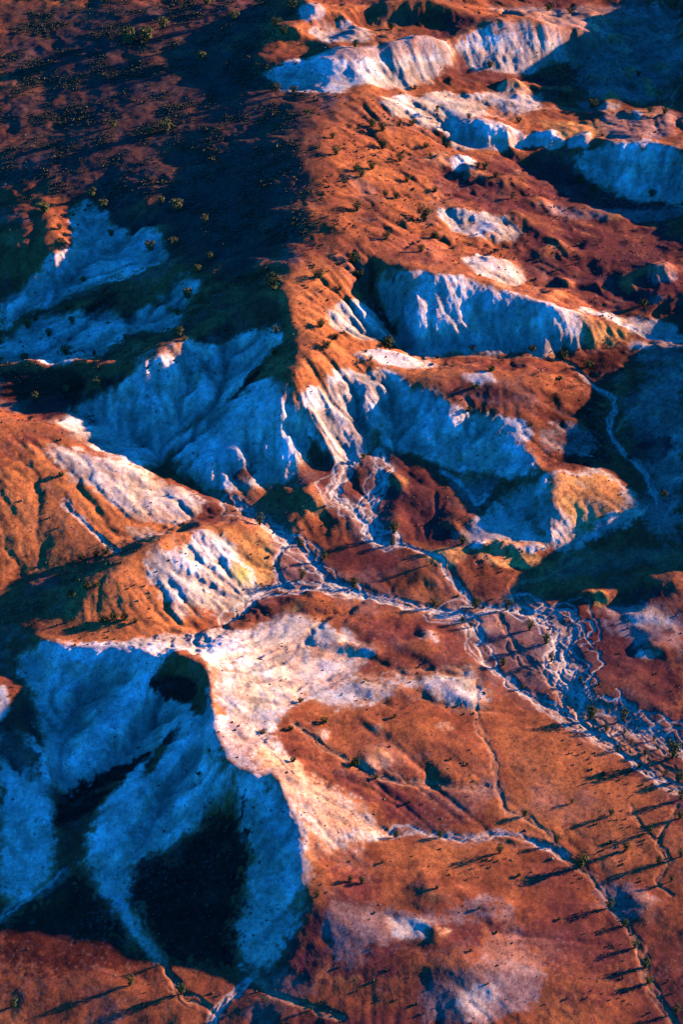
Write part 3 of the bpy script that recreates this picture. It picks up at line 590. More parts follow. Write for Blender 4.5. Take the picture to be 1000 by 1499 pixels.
 ('peach',0.4,1.9,[(53.1,690),(51.5,686),(46.4,683.9),(42.1,687.2),(45.9,688.9),(51.3,691.9)]),
 ('ochre',0.51,1.8,[(102.1,673.4),(99.3,670.8),(96.3,670.7),(93.2,672.3),(96.2,674.6),(101,675.7)]),
 ('orange',0.53,1.2,[(112.6,669.3),(111.2,667.2),(109,667.9),(108.1,669.8),(109.4,671.8),(111.8,671.7)]),
 ('mauve',0.83,1.7,[(63.2,664.6),(61.7,662.8),(58.9,663),(56.7,663.9),(59.4,665.7),(62.6,665.5)]),
 ('white',0.69,1.8,[(64.8,658),(60.5,653.2),(53.2,650.3),(51.6,652.6),(53.7,656.8),(59.9,662.2)]),
 ('orange',0.65,1.2,[(57.4,653.6),(54,650.7),(49.9,648.7),(48.9,652.7),(50.4,654.5),(55.1,655.8)]),
 ('peach',0.63,2.3,[(77.9,649.1),(76.8,647.4),(72.5,646.3),(72.1,650),(73.2,652.6),(76.3,651.6)]),
 ('mauve',0.43,1.7,[(110.7,623.4),(108.4,621.9),(105.5,621.3),(103.5,624.4),(105.6,625.5),(108.5,625.9)]),
 ('orange',0.6,1.7,[(102.7,630.5),(100.1,628.3),(96,628.7),(94.3,630),(96.4,631.6),(99.4,631.6)]),
 ('darkred',0.8,2.5,[(63.9,668.9),(62.5,664),(58.9,664.4),(57.6,667.4),(59,671.7),(63.4,673)]),
 ('mauve',0.67,2,[(115.5,635.6),(112.3,632.4),(106.5,633.4),(104.3,635.1),(107.1,636.6),(113.3,638.4)]),
 ('mauve',0.63,2.1,[(44.1,614.8),(43.2,613),(40.7,612.5),(39.7,613.1),(40.8,614.6),(43.5,617.3)]),
 ('orange',0.71,1.6,[(76.1,622),(72.6,614),(68.9,612.1),(69,615.6),(70.2,617.8),(73.9,623.3)]),
 ('orange',0.77,1.8,[(79.6,630.9),(79.2,629.1),(76,629.5),(74.2,630.5),(76.5,632),(79,632.3)]),
 ('peach',0.81,1.3,[(58.6,622.4),(54.9,613.5),(51.6,611.7),(48.2,613.2),(51.7,617.5),(56,624.1)]),
 ('orange',0.44,1.5,[(90.4,629),(89.9,627.9),(87.9,627.9),(87.4,628.9),(87.9,629.7),(90.2,630.1)]),
 ('peach',0.56,2.4,[(116.4,787.4),(114.9,784.4),(110.9,786),(108.8,788.6),(110.5,791.2),(115.7,793.5)]),
 ('peach',0.49,2,[(108.4,807.6),(104.6,802.1),(99.4,802.3),(96.8,804.6),(100.3,807.8),(106.7,814.7)]),
 ('orange',0.59,1.6,[(113.9,796.8),(111.3,793.1),(107.7,791.8),(105.5,792.5),(107.5,794.7),(112.4,799.8)]),
 ('peach',0.82,1.6,[(106.7,792.7),(105.4,791.1),(103.3,789.1),(101.6,788),(103.1,791.8),(106.2,793.3)]),
 ('peach',0.54,1.3,[(104.2,799.9),(102.2,794.9),(98.8,791.5),(97.4,794.1),(99.2,800.7),(102.9,802)]),
 ('ochre',0.52,2.2,[(128.6,771.8),(127.6,769.4),(122.8,770.8),(120.4,775.9),(123.8,776.9),(127.8,774.1)]),
 ('orange',0.85,2.1,[(116,772.7),(113.3,769.8),(109.1,771.2),(108.2,773.6),(110,775),(113.8,773.3)]),
 ('peach',0.73,1.6,[(103.7,787.8),(100.8,784.4),(98,784),(94.7,783.9),(97.8,785.3),(102,787.6)]),
 ('peach',0.85,2.4,[(44.1,513.6),(43.5,512.3),(41.2,512.1),(39.5,513.3),(41.2,514.6),(43.4,515)]),
 ('white',0.73,1.8,[(17.3,518.5),(16.7,517.7),(15.1,517.5),(14.2,518.9),(15.3,519.4),(16.9,519.4)]),
 ('ochre',0.51,2.1,[(22.4,531.1),(17.5,527.7),(13.2,528.7),(10.2,531),(12.8,533.5),(18.4,533.7)]),
 ('darkred',0.45,1.7,[(18.8,512),(17.8,510.8),(15.1,510.8),(13.1,512.4),(15.3,513.1),(18.2,513.4)]),
 ('ochre',0.67,1.6,[(44.9,532.6),(41.6,530.5),(37.2,530.6),(35.3,532.6),(38,533.8),(42.2,534.2)]),
 ('ochre',0.46,1.6,[(38.9,510.2),(38.4,509.3),(36.3,508.6),(35,509.3),(36.4,510.9),(38,510.8)]),
 ('darkred',0.79,1.7,[(8.7,468),(7.3,466.8),(5.6,466.9),(4.8,467.9),(5.9,469),(7.2,469.4)]),
 ('white',0.54,2.1,[(43.5,466.8),(41.1,464.3),(35.5,464),(32,465.3),(36.1,467.6),(41.1,468.3)]),
 ('white',0.42,1.9,[(28,462.3),(26,458.9),(23.8,459.4),(22.9,461.2),(23.9,464),(26.1,464.2)]),
 ('peach',0.85,2.4,[(5.8,455.6),(1.9,454.2),(-1.5,454.4),(-4.2,455.7),(-2.4,458.1),(2.3,457.4)]),
 ('ochre',0.78,1.6,[(5.8,465.9),(5,464.9),(3.6,465.1),(2.2,466.1),(3.5,466.9),(5,466.5)]),
 ('peach',0.77,2.3,[(21.7,407.9),(21.2,407.2),(18.7,406.5),(17.9,407.5),(18.5,408.8),(21.6,408.6)]),
 ('ochre',0.48,2.2,[(17.2,423.4),(16.1,422.3),(14.2,422.3),(13.1,423),(14.6,424.6),(15.9,424.6)]),
 ('white',0.51,1.5,[(-1.9,419.4),(-3.3,417.6),(-5.4,416.7),(-7.5,417.8),(-5.8,419.1),(-3.2,420.6)]),
 ('ochre',0.62,1.9,[(12.5,414.7),(11.5,412.9),(8.8,412.8),(7,414.1),(9.1,416.2),(11.6,416.7)]),
 ('peach',0.58,1.3,[(14.6,412.2),(12.2,410.2),(7.5,408.8),(5.3,411.2),(8.4,413.7),(11.5,414.7)]),
 ('peach',0.59,1.7,[(12.4,424.1),(10.7,422.8),(8.4,421.9),(6.9,423.7),(8.4,424.6),(10.9,425.9)]),
 ('peach',0.78,1.6,[(31.1,426.2),(29.1,424.2),(26.6,423.9),(25.1,425),(27.3,426.9),(30,428)]),
 ('ochre',0.6,1.6,[(30.3,409.9),(29.3,408.6),(27,408.4),(25.6,409.4),(26.7,410.3),(28.9,411)]),
 ('peach',0.42,2,[(25.8,352.2),(24.8,351.5),(23.4,351.3),(22.4,351.9),(23.1,352.5),(25.1,352.8)]),
 ('mauve',0.46,1.5,[(10.5,354.7),(8.7,352.3),(4.6,352.5),(3.1,354.3),(5.2,357),(8.2,356.7)]),
 ('darkred',0.8,1.7,[(11.5,352.7),(10.2,351.5),(8.7,351.6),(8.5,352.5),(9,353.2),(10.5,353.5)]),
 ('mauve',0.41,1.6,[(44.7,362.5),(43.4,360.3),(40.1,360.7),(38.8,362.1),(40.2,364.4),(44,364.5)]),
 ('darkred',0.75,1.7,[(29.5,348.7),(28.6,347.6),(26.4,347.2),(25.2,348.5),(26.4,350.4),(28.8,350.1)]),
 ('peach',0.71,2.3,[(25.5,368.2),(23.9,366.5),(20.9,366.8),(19.9,368.3),(21.5,369.8),(23.8,370.2)]),
 ('ochre',0.41,1.5,[(26.4,366.3),(25.5,364.6),(22.5,365.1),(20.7,366.2),(22.4,367.6),(25.4,367.5)]),
 ('peach',0.8,1.6,[(28.2,356.3),(25.9,354.4),(23.8,353.5),(22.5,355.3),(24.2,357.8),(26.2,357.4)]),
 ('darkred',0.66,2.4,[(46.6,495.8),(43.6,493.5),(39.8,494.5),(38,496),(40.1,498.2),(43.7,497.4)]),
 ('orange',0.66,1.4,[(51.7,500.8),(49,498.5),(43.8,498.7),(39.7,501.6),(44.2,501.9),(49.4,501.5)]),
 ('white',0.65,1.4,[(60.2,502.6),(57.6,501.3),(55.5,501),(54.4,501.9),(55.5,503.1),(58.2,503.8)]),
 ('darkred',0.78,1.7,[(49.4,494.3),(48.3,493.3),(46.9,493.3),(46.3,493.8),(47.3,494.6),(48.5,494.8)]),
 ('orange',0.45,2.2,[(58.2,496.3),(57.4,495.3),(55.4,495.1),(54.5,496.3),(55.6,497.7),(57.5,497.6)]),
 ('darkred',0.78,1.4,[(96.5,464.9),(93.8,462.7),(91.6,463.4),(90.9,464.7),(91.8,467.2),(95,467.2)]),
 ('darkred',0.48,2.5,[(96.6,460.2),(93.5,456.7),(88.9,456.6),(88.7,459.6),(90.2,462.7),(94.5,462.5)]),
 ('white',0.74,1.7,[(91.4,457.3),(88.9,456.1),(85.6,455.4),(82.5,458.2),(85.2,459.2),(89.4,458.6)]),
 ('orange',0.66,2.4,[(88.7,465.7),(88,464.3),(86,465.3),(85.6,466.2),(86.5,467.4),(88.1,466.7)]),
 ('orange',0.74,1.6,[(88.3,474.6),(87,473.3),(84.8,473.5),(84.3,475),(85.2,476.6),(87.3,476)]),
 ('peach',0.78,1.2,[(92,475.3),(90.4,473.9),(87.6,473.6),(86.1,475.6),(88,477.2),(90.5,476.6)]),
 ('ochre',0.57,1.3,[(-11.2,510.6),(-12.8,509.9),(-14.3,509.9),(-15.7,511),(-14.8,511.9),(-12.8,511.3)]),
 ('ochre',0.62,2.3,[(-2.5,518),(-3.6,513.9),(-10.6,513.3),(-13.4,517.7),(-10.3,520.6),(-4.6,522.1)]),
 ('darkred',0.55,2.4,[(-21.5,531.5),(-22,530.8),(-24.1,530.8),(-24.8,531.4),(-24.2,532.2),(-22.3,532.4)]),
 ('darkred',0.42,1.3,[(-7.8,518.1),(-8.6,516.9),(-12.5,516.6),(-14.2,519.4),(-11.7,520.4),(-8.7,520.3)]),
 ('mauve',0.83,1.8,[(107,566.6),(106.3,565.6),(104.5,566.6),(103.6,568),(104.7,569.6),(106.9,568.6)]),
 ('peach',0.52,1.6,[(102.9,559.7),(101.2,558.2),(96.9,559.6),(95.4,562.5),(98,562.5),(101.2,562.5)]),
 ('orange',0.46,1.5,[(110.7,583),(109.3,581),(106.2,582.3),(105,584.3),(106.4,585.7),(109.3,585.3)]),
 ('orange',0.53,1.6,[(103.1,583.8),(102.6,583.3),(101.4,583.8),(100.6,585.4),(101.5,585.8),(102.6,585.1)]),
 ('white',0.48,1.9,[(103.6,598.7),(99.9,596.7),(95.8,597.1),(95.7,600.3),(96.7,603.2),(101.4,603.7)]),
 ('darkred',0.71,1.8,[(107,582.4),(104.4,581.8),(100.6,582.7),(99.8,586.3),(101.2,590.2),(105.4,585.6)]),
 ('white',0.4,2.4,[(-4.8,778.1),(-9.3,774.6),(-15.4,772.3),(-17.4,779),(-14.3,781),(-9.5,781.5)]),
 ('peach',0.42,2.4,[(8.4,766.7),(6.6,763.1),(2,764.3),(-0.8,770.2),(2.2,773.1),(6.1,772)]),
 ('orange',0.56,2.1,[(-12,781.8),(-13.4,780.7),(-15.7,781.1),(-17.2,783.8),(-15.7,783.9),(-13.9,783.3)]),
 ('orange',0.45,1.3,[(20.3,784.1),(18.1,780.5),(12.2,779.6),(7.6,781.2),(13,784.3),(18.3,785.6)]),
]
# outlines of the hills and of the scrub
COVER = [
 ('plateau',1,[(-156.8,838.3),(-22.1,825.6),(-30.6,741.5),(-7.5,714.6),(-4.6,634.7),(-27,610.8),(-64.1,659.4),(-96.2,670.8),(-137.7,690.5)]),
 ('west',0.6,[(-129.4,748.5),(-104.7,735.3),(-92.7,686.7),(-122,683.4)]),
 ('shoulder',0.08,[(-5,714.6),(25,713.4),(39.3,691.4),(47.7,657.9),(32.5,636.3),(4.5,621.1),(-4.7,647.1)]),
 ('spur',0.35,[(-111.1,584),(-50.6,584.7),(-44.8,602),(-26.9,606),(-43.7,578.6),(-69.1,565),(-106.1,548.1)]),
 ('basin',0.06,[(34.6,699.6),(99,690.5),(121.4,669.1),(116,622.9),(55.8,631.8),(33.1,651.7)]),
 ('knob',0.06,[(-22.6,613.5),(0,605.9),(17.9,593.2),(-4.3,571.6),(-17.4,575)]),
 ('yellowback',0.3,[(-91,477.8),(-69.6,485.3),(-58.9,475.5),(-52.2,460),(-77.2,459)]),
]
REGIONS = [
 ('hill','big white clay hill with a dark red cap,its near side in blue shade',[(-83.7,451.4),(-74.7,452.9),(-57.3,451.8),(-46.4,447.2),(-38.4,454.9),(-30.4,448.7),(-20.7,438.3),(-18.3,419.5),(-10.8,404.8),(0,397.2),(10.3,388.4),(0,380.5),(-5.2,368.2),(-8.5,357.2),(-21.5,344),(-44,348.4),(-60.4,363.6),(-66.7,376.9),(-73.4,387.8),(-77.9,412.4),(-82.2,433.1)]),
 ('hill','low blue-shaded clay spur beside the big red-capped hill',[(-102.9,446.4),(-94.2,437.4),(-87.5,427.2),(-80.9,416.1),(-77.5,402.8),(-71.9,379.6),(-79.4,371.7),(-86.2,362.9),(-96.4,362.2)]),
 ('hill','orange hill with a cream crest above the yellow clay hill',[(-117.6,540.9),(-103.5,545),(-91.8,534.3),(-77.2,530.2),(-58.6,528.8),(-37.8,518.2),(-53,503.7),(-64.4,493.6),(-79.8,486.3),(-93.6,483.1),(-110.2,472.8)]),
 ('hill','small hill with a bright white and yellow eroded face',[(-90.1,470.3),(-80.6,475.4),(-69,480.3),(-60,491.4),(-42.8,504.2),(-23.7,508.8),(-19.6,502.6),(-19.3,488.1),(-25.5,479.8),(-33,469.7),(-48.3,458.9),(-67.3,456),(-83.1,459.2)]),
 ('hill','long central ridge with blue-shaded clay flanks and an orange crest',[(-21.5,615.5),(-6.8,617.9),(4.5,613.2),(13.6,606.9),(18,596.8),(4.4,576.5),(10.8,559),(2.5,533.9),(-6.3,532.9),(-21,527.2),(-32.4,524.1),(-52.7,532.3),(-54.4,545.5),(-43.3,564.3),(-32.8,581.2),(-24.4,597.5)]),
 ('hill','long ridge with a blue clay face ending in an ochre nose',[(6.8,619.1),(27.3,617.4),(49.9,613.4),(75.3,612.2),(92.5,609.3),(102.9,607.2),(90.7,599.3),(67.6,593.5),(44.8,589.8),(22.4,589.8),(15.8,601.4),(10.2,610.4)]),
 ('hill','ridge with a red top and shaded blue face above the diagonal shadow',[(4.4,574.9),(22.1,582.5),(44.3,581),(76.4,584.5),(65.2,562.9),(58.9,549),(63.3,534.3),(51.6,528.1),(40.2,533.7),(25.6,541.6),(12.8,544.9),(10.8,558)]),
 ('hill','sandy ochre spur between two dark cast shadows',[(63.9,533.1),(80.3,533.8),(91.4,526.7),(92.2,514.6),(67.5,500.3),(61.5,503.1),(59.2,517.8)]),
 ('hill','pink and white gullied cliff ridge on the plateau edge',[(-37,739.6),(-25.6,745.2),(-5.1,748.2),(18.2,762.5),(36.9,773.3),(42.4,764.8),(45.8,760.4),(25.6,739.5),(-2.5,721.1),(-25.3,729.7)]),
 ('hill','rounded white clay hill with a rusty top in the far valley',[(43.3,768.2),(58.4,783.8),(75.6,797.3),(102.9,795.2),(91,779.5),(74.1,767.9),(47.1,759.6)]),
 ('hill','smooth blue-shaded clay hill beside the red basin',[(80.3,698.9),(88,711.1),(105.5,713),(126.9,704),(133,689.8),(122.9,682.8),(98.7,686.3),(81.5,694.5)]),
 ('hill','dark teal shaded hillside cut by pale creek lines',[(107.5,599.2),(115.8,603),(124,584.9),(127.9,565.5),(122.1,504.9),(102.3,503.3),(96.5,525.6),(92.9,552.4),(92.3,568.9)]),
]
# plants: kind, stand, then x, y, spread in metres from west to east
PLANTS = [
 ('shrub', 'among silt bars at the wash mouth', [(73.0,429.5,2.0),(75.5,421.9,2.2),(78.0,428.6,1.7),(79.5,424.6,1.9),(80.7,415.7,1.9),(83.0,420.6,2.2),(85.9,426.2,1.7),(86.6,422.7,1.9),(87.8,413.3,2.2)]),
 ('shrub', 'by the right edge of the orange plain', [(84.9,375.5,2.1),(91.3,411.3,3.6),(89.6,397.0,3.1),(88.2,383.7,3.0),(90.7,403.9,3.1)]),
 ('low_bush', 'on the dark red slope below the rill', [(10.5,378.0,1.4),(18.0,399.0,1.6),(24.2,369.2,1.4),(29.4,414.0,1.4),(32.0,349.6,1.3),(34.8,363.9,1.4),(45.6,375.9,1.6),(55.1,362.4,1.4)]),
 ('shrub', "along the creek at the red plain's lower edge", [(48.3,396.6,2.6),(61.8,380.1,4.8),(68.2,367.0,3.2),(71.5,361.5,2.5),(73.4,354.6,2.9),(75.4,348.8,3.1),(75.7,343.8,2.9),(81.5,335.2,3.1)]),
 ('shrub', 'beside the broad braided wash', [(35.2,470.8,2.3),(37.4,468.2,2.0),(45.9,453.6,2.8),(50.8,444.8,1.7),(54.4,468.0,3.6),(58.7,462.5,3.5),(59.8,455.7,2.8),(67.3,447.6,1.7),(69.2,433.9,4.2),(78.1,433.4,3.7),(90.1,419.2,5.6)]),
 ('shrub', 'on the pale wash crossing the valley', [(-24.7,509.1,4.0),(-12.3,503.4,2.6),(-11.7,488.3,3.6),(-5.1,497.5,2.4),(3.6,486.1,3.6),(26.9,477.9,3.6),(39.3,478.0,4.1),(48.4,477.4,3.9)]),
 ('shrub', 'at the creek junction below the blue slopes', [(6.8,540.4,2.5),(15.2,504.1,2.6),(15.9,508.5,4.0),(26.8,494.6,2.1),(36.5,504.3,3.4)]),
 ('shrub', 'on the orange plain beside the gully', [(41.1,383.4,3.0),(56.2,388.0,2.6),(61.3,401.4,1.9),(71.3,397.3,2.1),(74.1,385.6,2.8),(81.0,391.8,2.8),(82.2,381.4,2.6)]),
 ('shrub', 'by the thin white rill', [(-6.0,364.0,2.3),(2.1,370.0,2.0),(5.2,370.3,2.5),(14.2,387.7,2.1),(25.8,388.6,2.3)]),
 ('shrub', 'on the red strip below the shaded hill', [(-79.8,336.1,2.9),(-51.9,341.9,3.1),(-39.2,339.4,3.3),(-19.1,336.4,1.7),(-7.4,333.5,1.3)]),
 ('low_bush', 'in the dark patch below the yellow hill', [(-67.7,461.5,3.5),(-64.7,462.5,3.6),(-61.6,462.5,3.5),(-58.5,461.8,2.3)]),
 ('low_bush', 'on the shaded back of the yellow hill', [(-84.4,518.6,2.7),(-77.3,470.0,3.6),(-76.5,489.2,2.9),(-73.1,472.1,3.1),(-72.1,489.9,3.1),(-70.0,472.7,2.3),(-69.0,490.7,3.4)]),
 ('low_bush', 'in gullies beside the sunlit cream slope', [(-37.7,402.5,1.7),(-21.0,415.5,2.6),(-13.6,418.8,2.2),(-12.8,406.3,2.4),(-11.2,430.7,2.2),(-4.6,423.8,3.1),(3.6,410.1,3.3),(9.1,406.1,2.4),(14.6,427.9,1.7)]),
 ('mulga_bush', 'on the orange shoulder of the ridge', [(-3.2,690.3,2.9),(-1.9,678.8,4.2),(5.3,670.8,3.8),(5.4,647.3,5.3),(7.1,667.3,3.8),(10.8,674.7,3.5),(15.4,661.7,2.8),(19.0,660.3,3.2),(20.9,686.3,4.2),(23.1,674.7,3.2),(30.7,700.0,3.0),(32.2,694.0,2.6),(33.0,672.0,2.9)]),
 ('mulga_bush', 'on the orange slope under pink cliffs', [(-12.6,705.3,3.0),(11.1,703.4,4.0),(15.0,701.7,4.3),(14.9,693.5,4.6),(21.2,709.6,3.0),(26.0,713.2,3.7),(27.7,741.4,2.4),(38.5,707.6,3.0)]),
 ('mulga_bush', 'at the foot of the pink cliff ridge', [(-25.1,768.6,4.9),(-24.0,727.5,4.4),(-22.1,762.8,3.9),(-19.0,780.9,4.6),(-17.6,724.3,4.0),(5.1,750.9,3.1),(19.3,778.0,3.9)]),
 ('tree', 'alone on the pale clay flat under the cliff', [(35.7,723.4,3.0)]),
 ('mulga_bush', 'round the red basin of white knobs', [(28.6,652.8,6.9),(47.3,723.1,3.0),(49.2,691.7,3.3),(51.7,692.1,3.9),(55.5,687.3,3.2),(60.9,676.7,2.6),(66.3,727.7,3.1)]),
 ('mulga_bush', 'in the far valley by the blue hills', [(57.4,764.6,3.5),(83.4,815.4,4.4),(86.3,752.0,2.8),(91.9,811.1,4.4),(87.3,695.7,3.3),(95.7,746.2,4.5),(91.2,691.3,2.9),(115.5,769.0,2.8),(116.8,740.2,3.1),(112.4,688.1,3.9),(122.2,738.6,3.5)]),
 ('saltbush', 'on the dim upper plateau', [(-83.5,709.7,4.3),(-82.1,770.5,7.8),(-75.1,772.2,7.8),(-69.8,703.9,4.0),(-69.5,780.5,6.4),(-63.7,705.5,6.0),(-53.1,754.5,4.9),(-53.0,797.5,6.5),(-41.9,782.9,5.7)]),
 ('saltbush', 'at the shaded western valley rim', [(-103.5,657.4,6.0),(-97.3,648.6,3.1),(-96.1,640.8,3.4),(-87.9,668.8,4.5),(-83.6,662.7,4.8),(-62.7,659.8,3.2),(-57.0,656.0,6.3),(-46.8,646.1,3.7)]),
 ('saltbush', 'on the slope above western blue clay', [(-92.2,611.6,3.3),(-87.5,625.6,2.7),(-79.7,648.0,3.1),(-65.4,637.0,5.6),(-57.2,636.8,4.6),(-54.0,599.5,3.0),(-51.0,606.6,4.8),(-48.1,619.2,3.9),(-44.3,625.1,3.3)]),
 ('saltbush', 'in the western blue clay hollow', [(-103.9,588.1,4.4),(-104.5,604.1,3.9),(-102.3,608.1,2.7),(-96.8,598.7,3.6),(-90.1,587.7,5.6),(-89.4,603.1,3.3)]),
 ('saltbush', 'along the dark spur over the blue gullies', [(-96.9,558.6,3.7),(-87.3,562.2,3.1),(-80.3,583.6,2.0),(-77.3,562.7,4.0),(-70.7,590.9,2.1),(-52.2,582.6,3.8),(-50.2,578.9,2.6)]),
 ('mulga_bush', 'around the orange knob of the central ridge', [(-22.4,599.0,6.5),(-21.5,572.0,2.9),(-21.2,579.8,4.3),(-7.0,606.5,4.2),(-6.6,582.7,3.8),(-4.8,573.9,4.3),(-1.8,581.1,2.9),(-0.4,604.5,2.7)]),
 ('mulga_bush', 'in the shaded notch at the ridge crest', [(4.1,618.6,5.1),(5.7,614.1,4.2),(9.4,576.6,2.6),(15.2,632.3,4.0),(15.2,590.8,5.3),(26.9,627.7,3.3),(32.1,644.0,3.1)]),
 ('low_bush', 'at the foot of the blue face', [(31.3,587.8,2.3),(43.1,592.6,2.9),(48.3,575.7,3.5),(63.1,594.7,3.5),(73.3,593.7,4.4),(81.2,588.6,4.1)]),
 ('low_bush', 'on the red mound below the blue face', [(40.4,557.5,2.8),(42.4,566.4,4.0),(70.5,575.1,2.6)]),
 ('low_bush', 'in shaded flats near the ochre spur', [(90.4,543.5,2.8),(102.5,621.5,3.7),(98.5,521.4,3.3)]),
]

# ------------------------------------------------------------------ noise helpers
F4 = np.float32
_rs = np.random.RandomState(7)
_PERM = _rs.permutation(512).astype(np.int32)
_PERM = np.concatenate([_PERM, _PERM])
_ANG = _rs.rand(512) * 2 * np.pi
_GX, _GY = np.cos(_ANG).astype(F4), np.sin(_ANG).astype(F4)
_RX, _RY = _rs.rand(512).astype(F4), _rs.rand(512).astype(F4)

def hidx(ix, iy, seed):
    return _PERM[(_PERM[(ix + seed * 37) & 511] + iy) & 511]

def gnoise(x, y, seed=0):
    ix = np.floor(x).astype(np.int32); iy = np.floor(y).astype(np.int32)
    fx = (x - ix).astype(F4); fy = (y - iy).astype(F4)
    u = fx * fx * fx * (fx * (fx * 6 - 15) + 10); v = fy * fy * fy * (fy * (fy * 6 - 15) + 10)
    def g(dx, dy):
        h = hidx(ix + dx, iy + dy, seed)
        return _GX[h] * (fx - dx) + _GY[h] * (fy - dy)
    a = g(0, 0); b = g(1, 0); c = g(0, 1); d = g(1, 1)
    return (a + (b - a) * u + (c - a) * v + (a - b - c + d) * u * v) * F4(1.5)

def fbm(x, y, scale, octaves=4, seed=0, gain=.5):
    s = np.zeros(np.shape(x), F4); a = 1.0; t = 0; f = 1.0 / scale
    for o in range(octaves):
        s += F4(a) * gnoise(x * F4(f), y * F4(f), seed + o * 11); t += a
        a *= gain; f *= 2.03
    return s / F4(t)

def smooth(a, b, x):
    t = np.clip((x - a) / (b - a), 0, 1)
    return t * t * (3 - 2 * t)

# ------------------------------------------------------------------ land: coarse height raster from crest and valley lines
RX0, RX1, RY0, RY1 = -270, 310, 225, 1000

def densify(pts, step=.7):
    p = np.array(pts, float); out = []
    for i in range(len(p) - 1):
        n = max(1, int(np.hypot(*(p[i + 1, :2] - p[i, :2])) / step))
        t = np.linspace(0, 1, n, endpoint=False)[:, None]
        p0 = p[max(i - 1, 0)]; p1 = p[i]; p2 = p[i + 1]; p3 = p[min(i + 2, len(p) - 1)]
        out.append(.5 * (2 * p1 + (p2 - p0) * t + (2 * p0 - 5 * p1 + 4 * p2 - p3) * t ** 2 + (3 * p1 - p0 - 3 * p2 + p3) * t ** 3))
    out.append(p[-1:])
    return np.concatenate(out)

def blur(a, r):
    k = np.exp(-.5 * (np.arange(-int(3 * r) - 1, int(3 * r) + 2) / r) ** 2); k /= k.sum(); n = len(k) // 2
    for ax in (0, 1):
        p = np.pad(a, [(n, n) if i == ax else (0, 0) for i in (0, 1)], mode='edge')
        a = sum(w * (p[i:i + a.shape[0]] if ax == 0 else p[:, i:i + a.shape[1]]) for i, w in enumerate(k))
    return a

def solve_land(lines):
    P = np.concatenate([densify(l) for l in lines])
    wob = .9
    P[:, 0] += wob * fbm(P[:, 0], P[:, 1], 9, 3, 3) * 2
    P[:, 1] += wob * fbm(P[:, 0], P[:, 1], 9, 3, 5) * 2
    h = None
    for cell in (16, 8, 4, 2, 1):
        nx = int((RX1 - RX0) / cell) + 1; ny = int((RY1 - RY0) / cell) + 1
        ix = np.round((P[:, 0] - RX0) / cell).astype(int); iy = np.round((P[:, 1] - RY0) / cell).astype(int)
        ok = (ix >= 0) & (ix < nx) & (iy >= 0) & (iy < ny)
        s = np.zeros((ny, nx)); c = np.zeros((ny, nx))
        np.add.at(s, (iy[ok], ix[ok]), P[ok, 2]); np.add.at(c, (iy[ok], ix[ok]), 1)
        m = c > 0; val = s / np.maximum(c, 1)
        if h is None: h = np.full((ny, nx), 10.0)
        else:
            yi = np.minimum(np.arange(ny) / 2, h.shape[0] - 1); xi = np.minimum(np.arange(nx) / 2, h.shape[1] - 1)
            y0 = yi.astype(int); x0 = xi.astype(int)
            y1 = np.minimum(y0 + 1, h.shape[0] - 1); x1 = np.minimum(x0 + 1, h.shape[1] - 1)
            fy = (yi - y0)[:, None]; fx = (xi - x0)[None]
            h = (h[y0][:, x0] * (1 - fx) + h[y0][:, x1] * fx) * (1 - fy) + (h[y1][:, x0] * (1 - fx) + h[y1][:, x1] * fx) * fy
        h[m] = val[m]
        for it in range({16: 600, 8: 300, 4: 200, 2: 120, 1: 80}[cell]):
            p = np.pad(h, 1, mode='edge')
            h = .25 * (p[:-2, 1:-1] + p[2:, 1:-1] + p[1:-1, :-2] + p[1:-1, 2:])
            h[m] = val[m]
    return blur(h, 1.3)

LAND = solve_land(LINES)
BGX, BGY = np.meshgrid(np.arange(LAND.shape[1]) + RX0, np.arange(LAND.shape[0]) + RY0)
for rad in sorted({q[3] for q in SMOOTH}):
    m = np.zeros_like(LAND)
    for (bx, by, r, br) in SMOOTH:
        if br == rad: m = np.maximum(m, np.exp(-((BGX - bx) ** 2 + (BGY - by) ** 2) / (r * r)))
    LAND += (blur(LAND, rad) - LAND) * np.clip(m * 1.5, 0, 1)
BW1 = 5 * fbm(BGX, BGY, 9, 3, 13); BW2 = 5 * fbm(BGX, BGY, 9, 3, 17)
for (bx, by, rx, ry, rot, hh) in BUMPS:
    c, s = math.cos(math.radians(rot)), math.sin(math.radians(rot))
    dx, dy = BGX - bx + BW1, BGY - by + BW2
    u = (dx * c + dy * s) / rx; v = (-dx * s + dy * c) / ry
    LAND += hh * np.exp(-(u * u + v * v) ** 1.3)
LAND = LAND.astype(F4)

def spline(R, fx, fy):
    """cubic B-spline sample of a raster; beyond it the edge value goes on"""
    fx = np.clip(fx, 1.001, R.shape[1] - 3.001); fy = np.clip(fy, 1.001, R.shape[0] - 3.001)
    ix = np.floor(fx).astype(np.int32); iy = np.floor(fy).astype(np.int32)
    tx = (fx - ix).astype(F4); ty = (fy - iy).astype(F4)
    def w(t): return ((1 - t) ** 3 / 6, (3 * t ** 3 - 6 * t ** 2 + 4) / 6, (-3 * t ** 3 + 3 * t ** 2 + 3 * t + 1) / 6, t ** 3 / 6)
    wx, wy = w(tx), w(ty); r = np.zeros(np.shape(fx), F4)
    for j in range(4):
        for i in range(4): r += wx[i] * wy[j] * R[iy + j - 1, ix + i - 1]
    return r

def land(x, y): return spline(LAND, x - RX0, y - RY0)
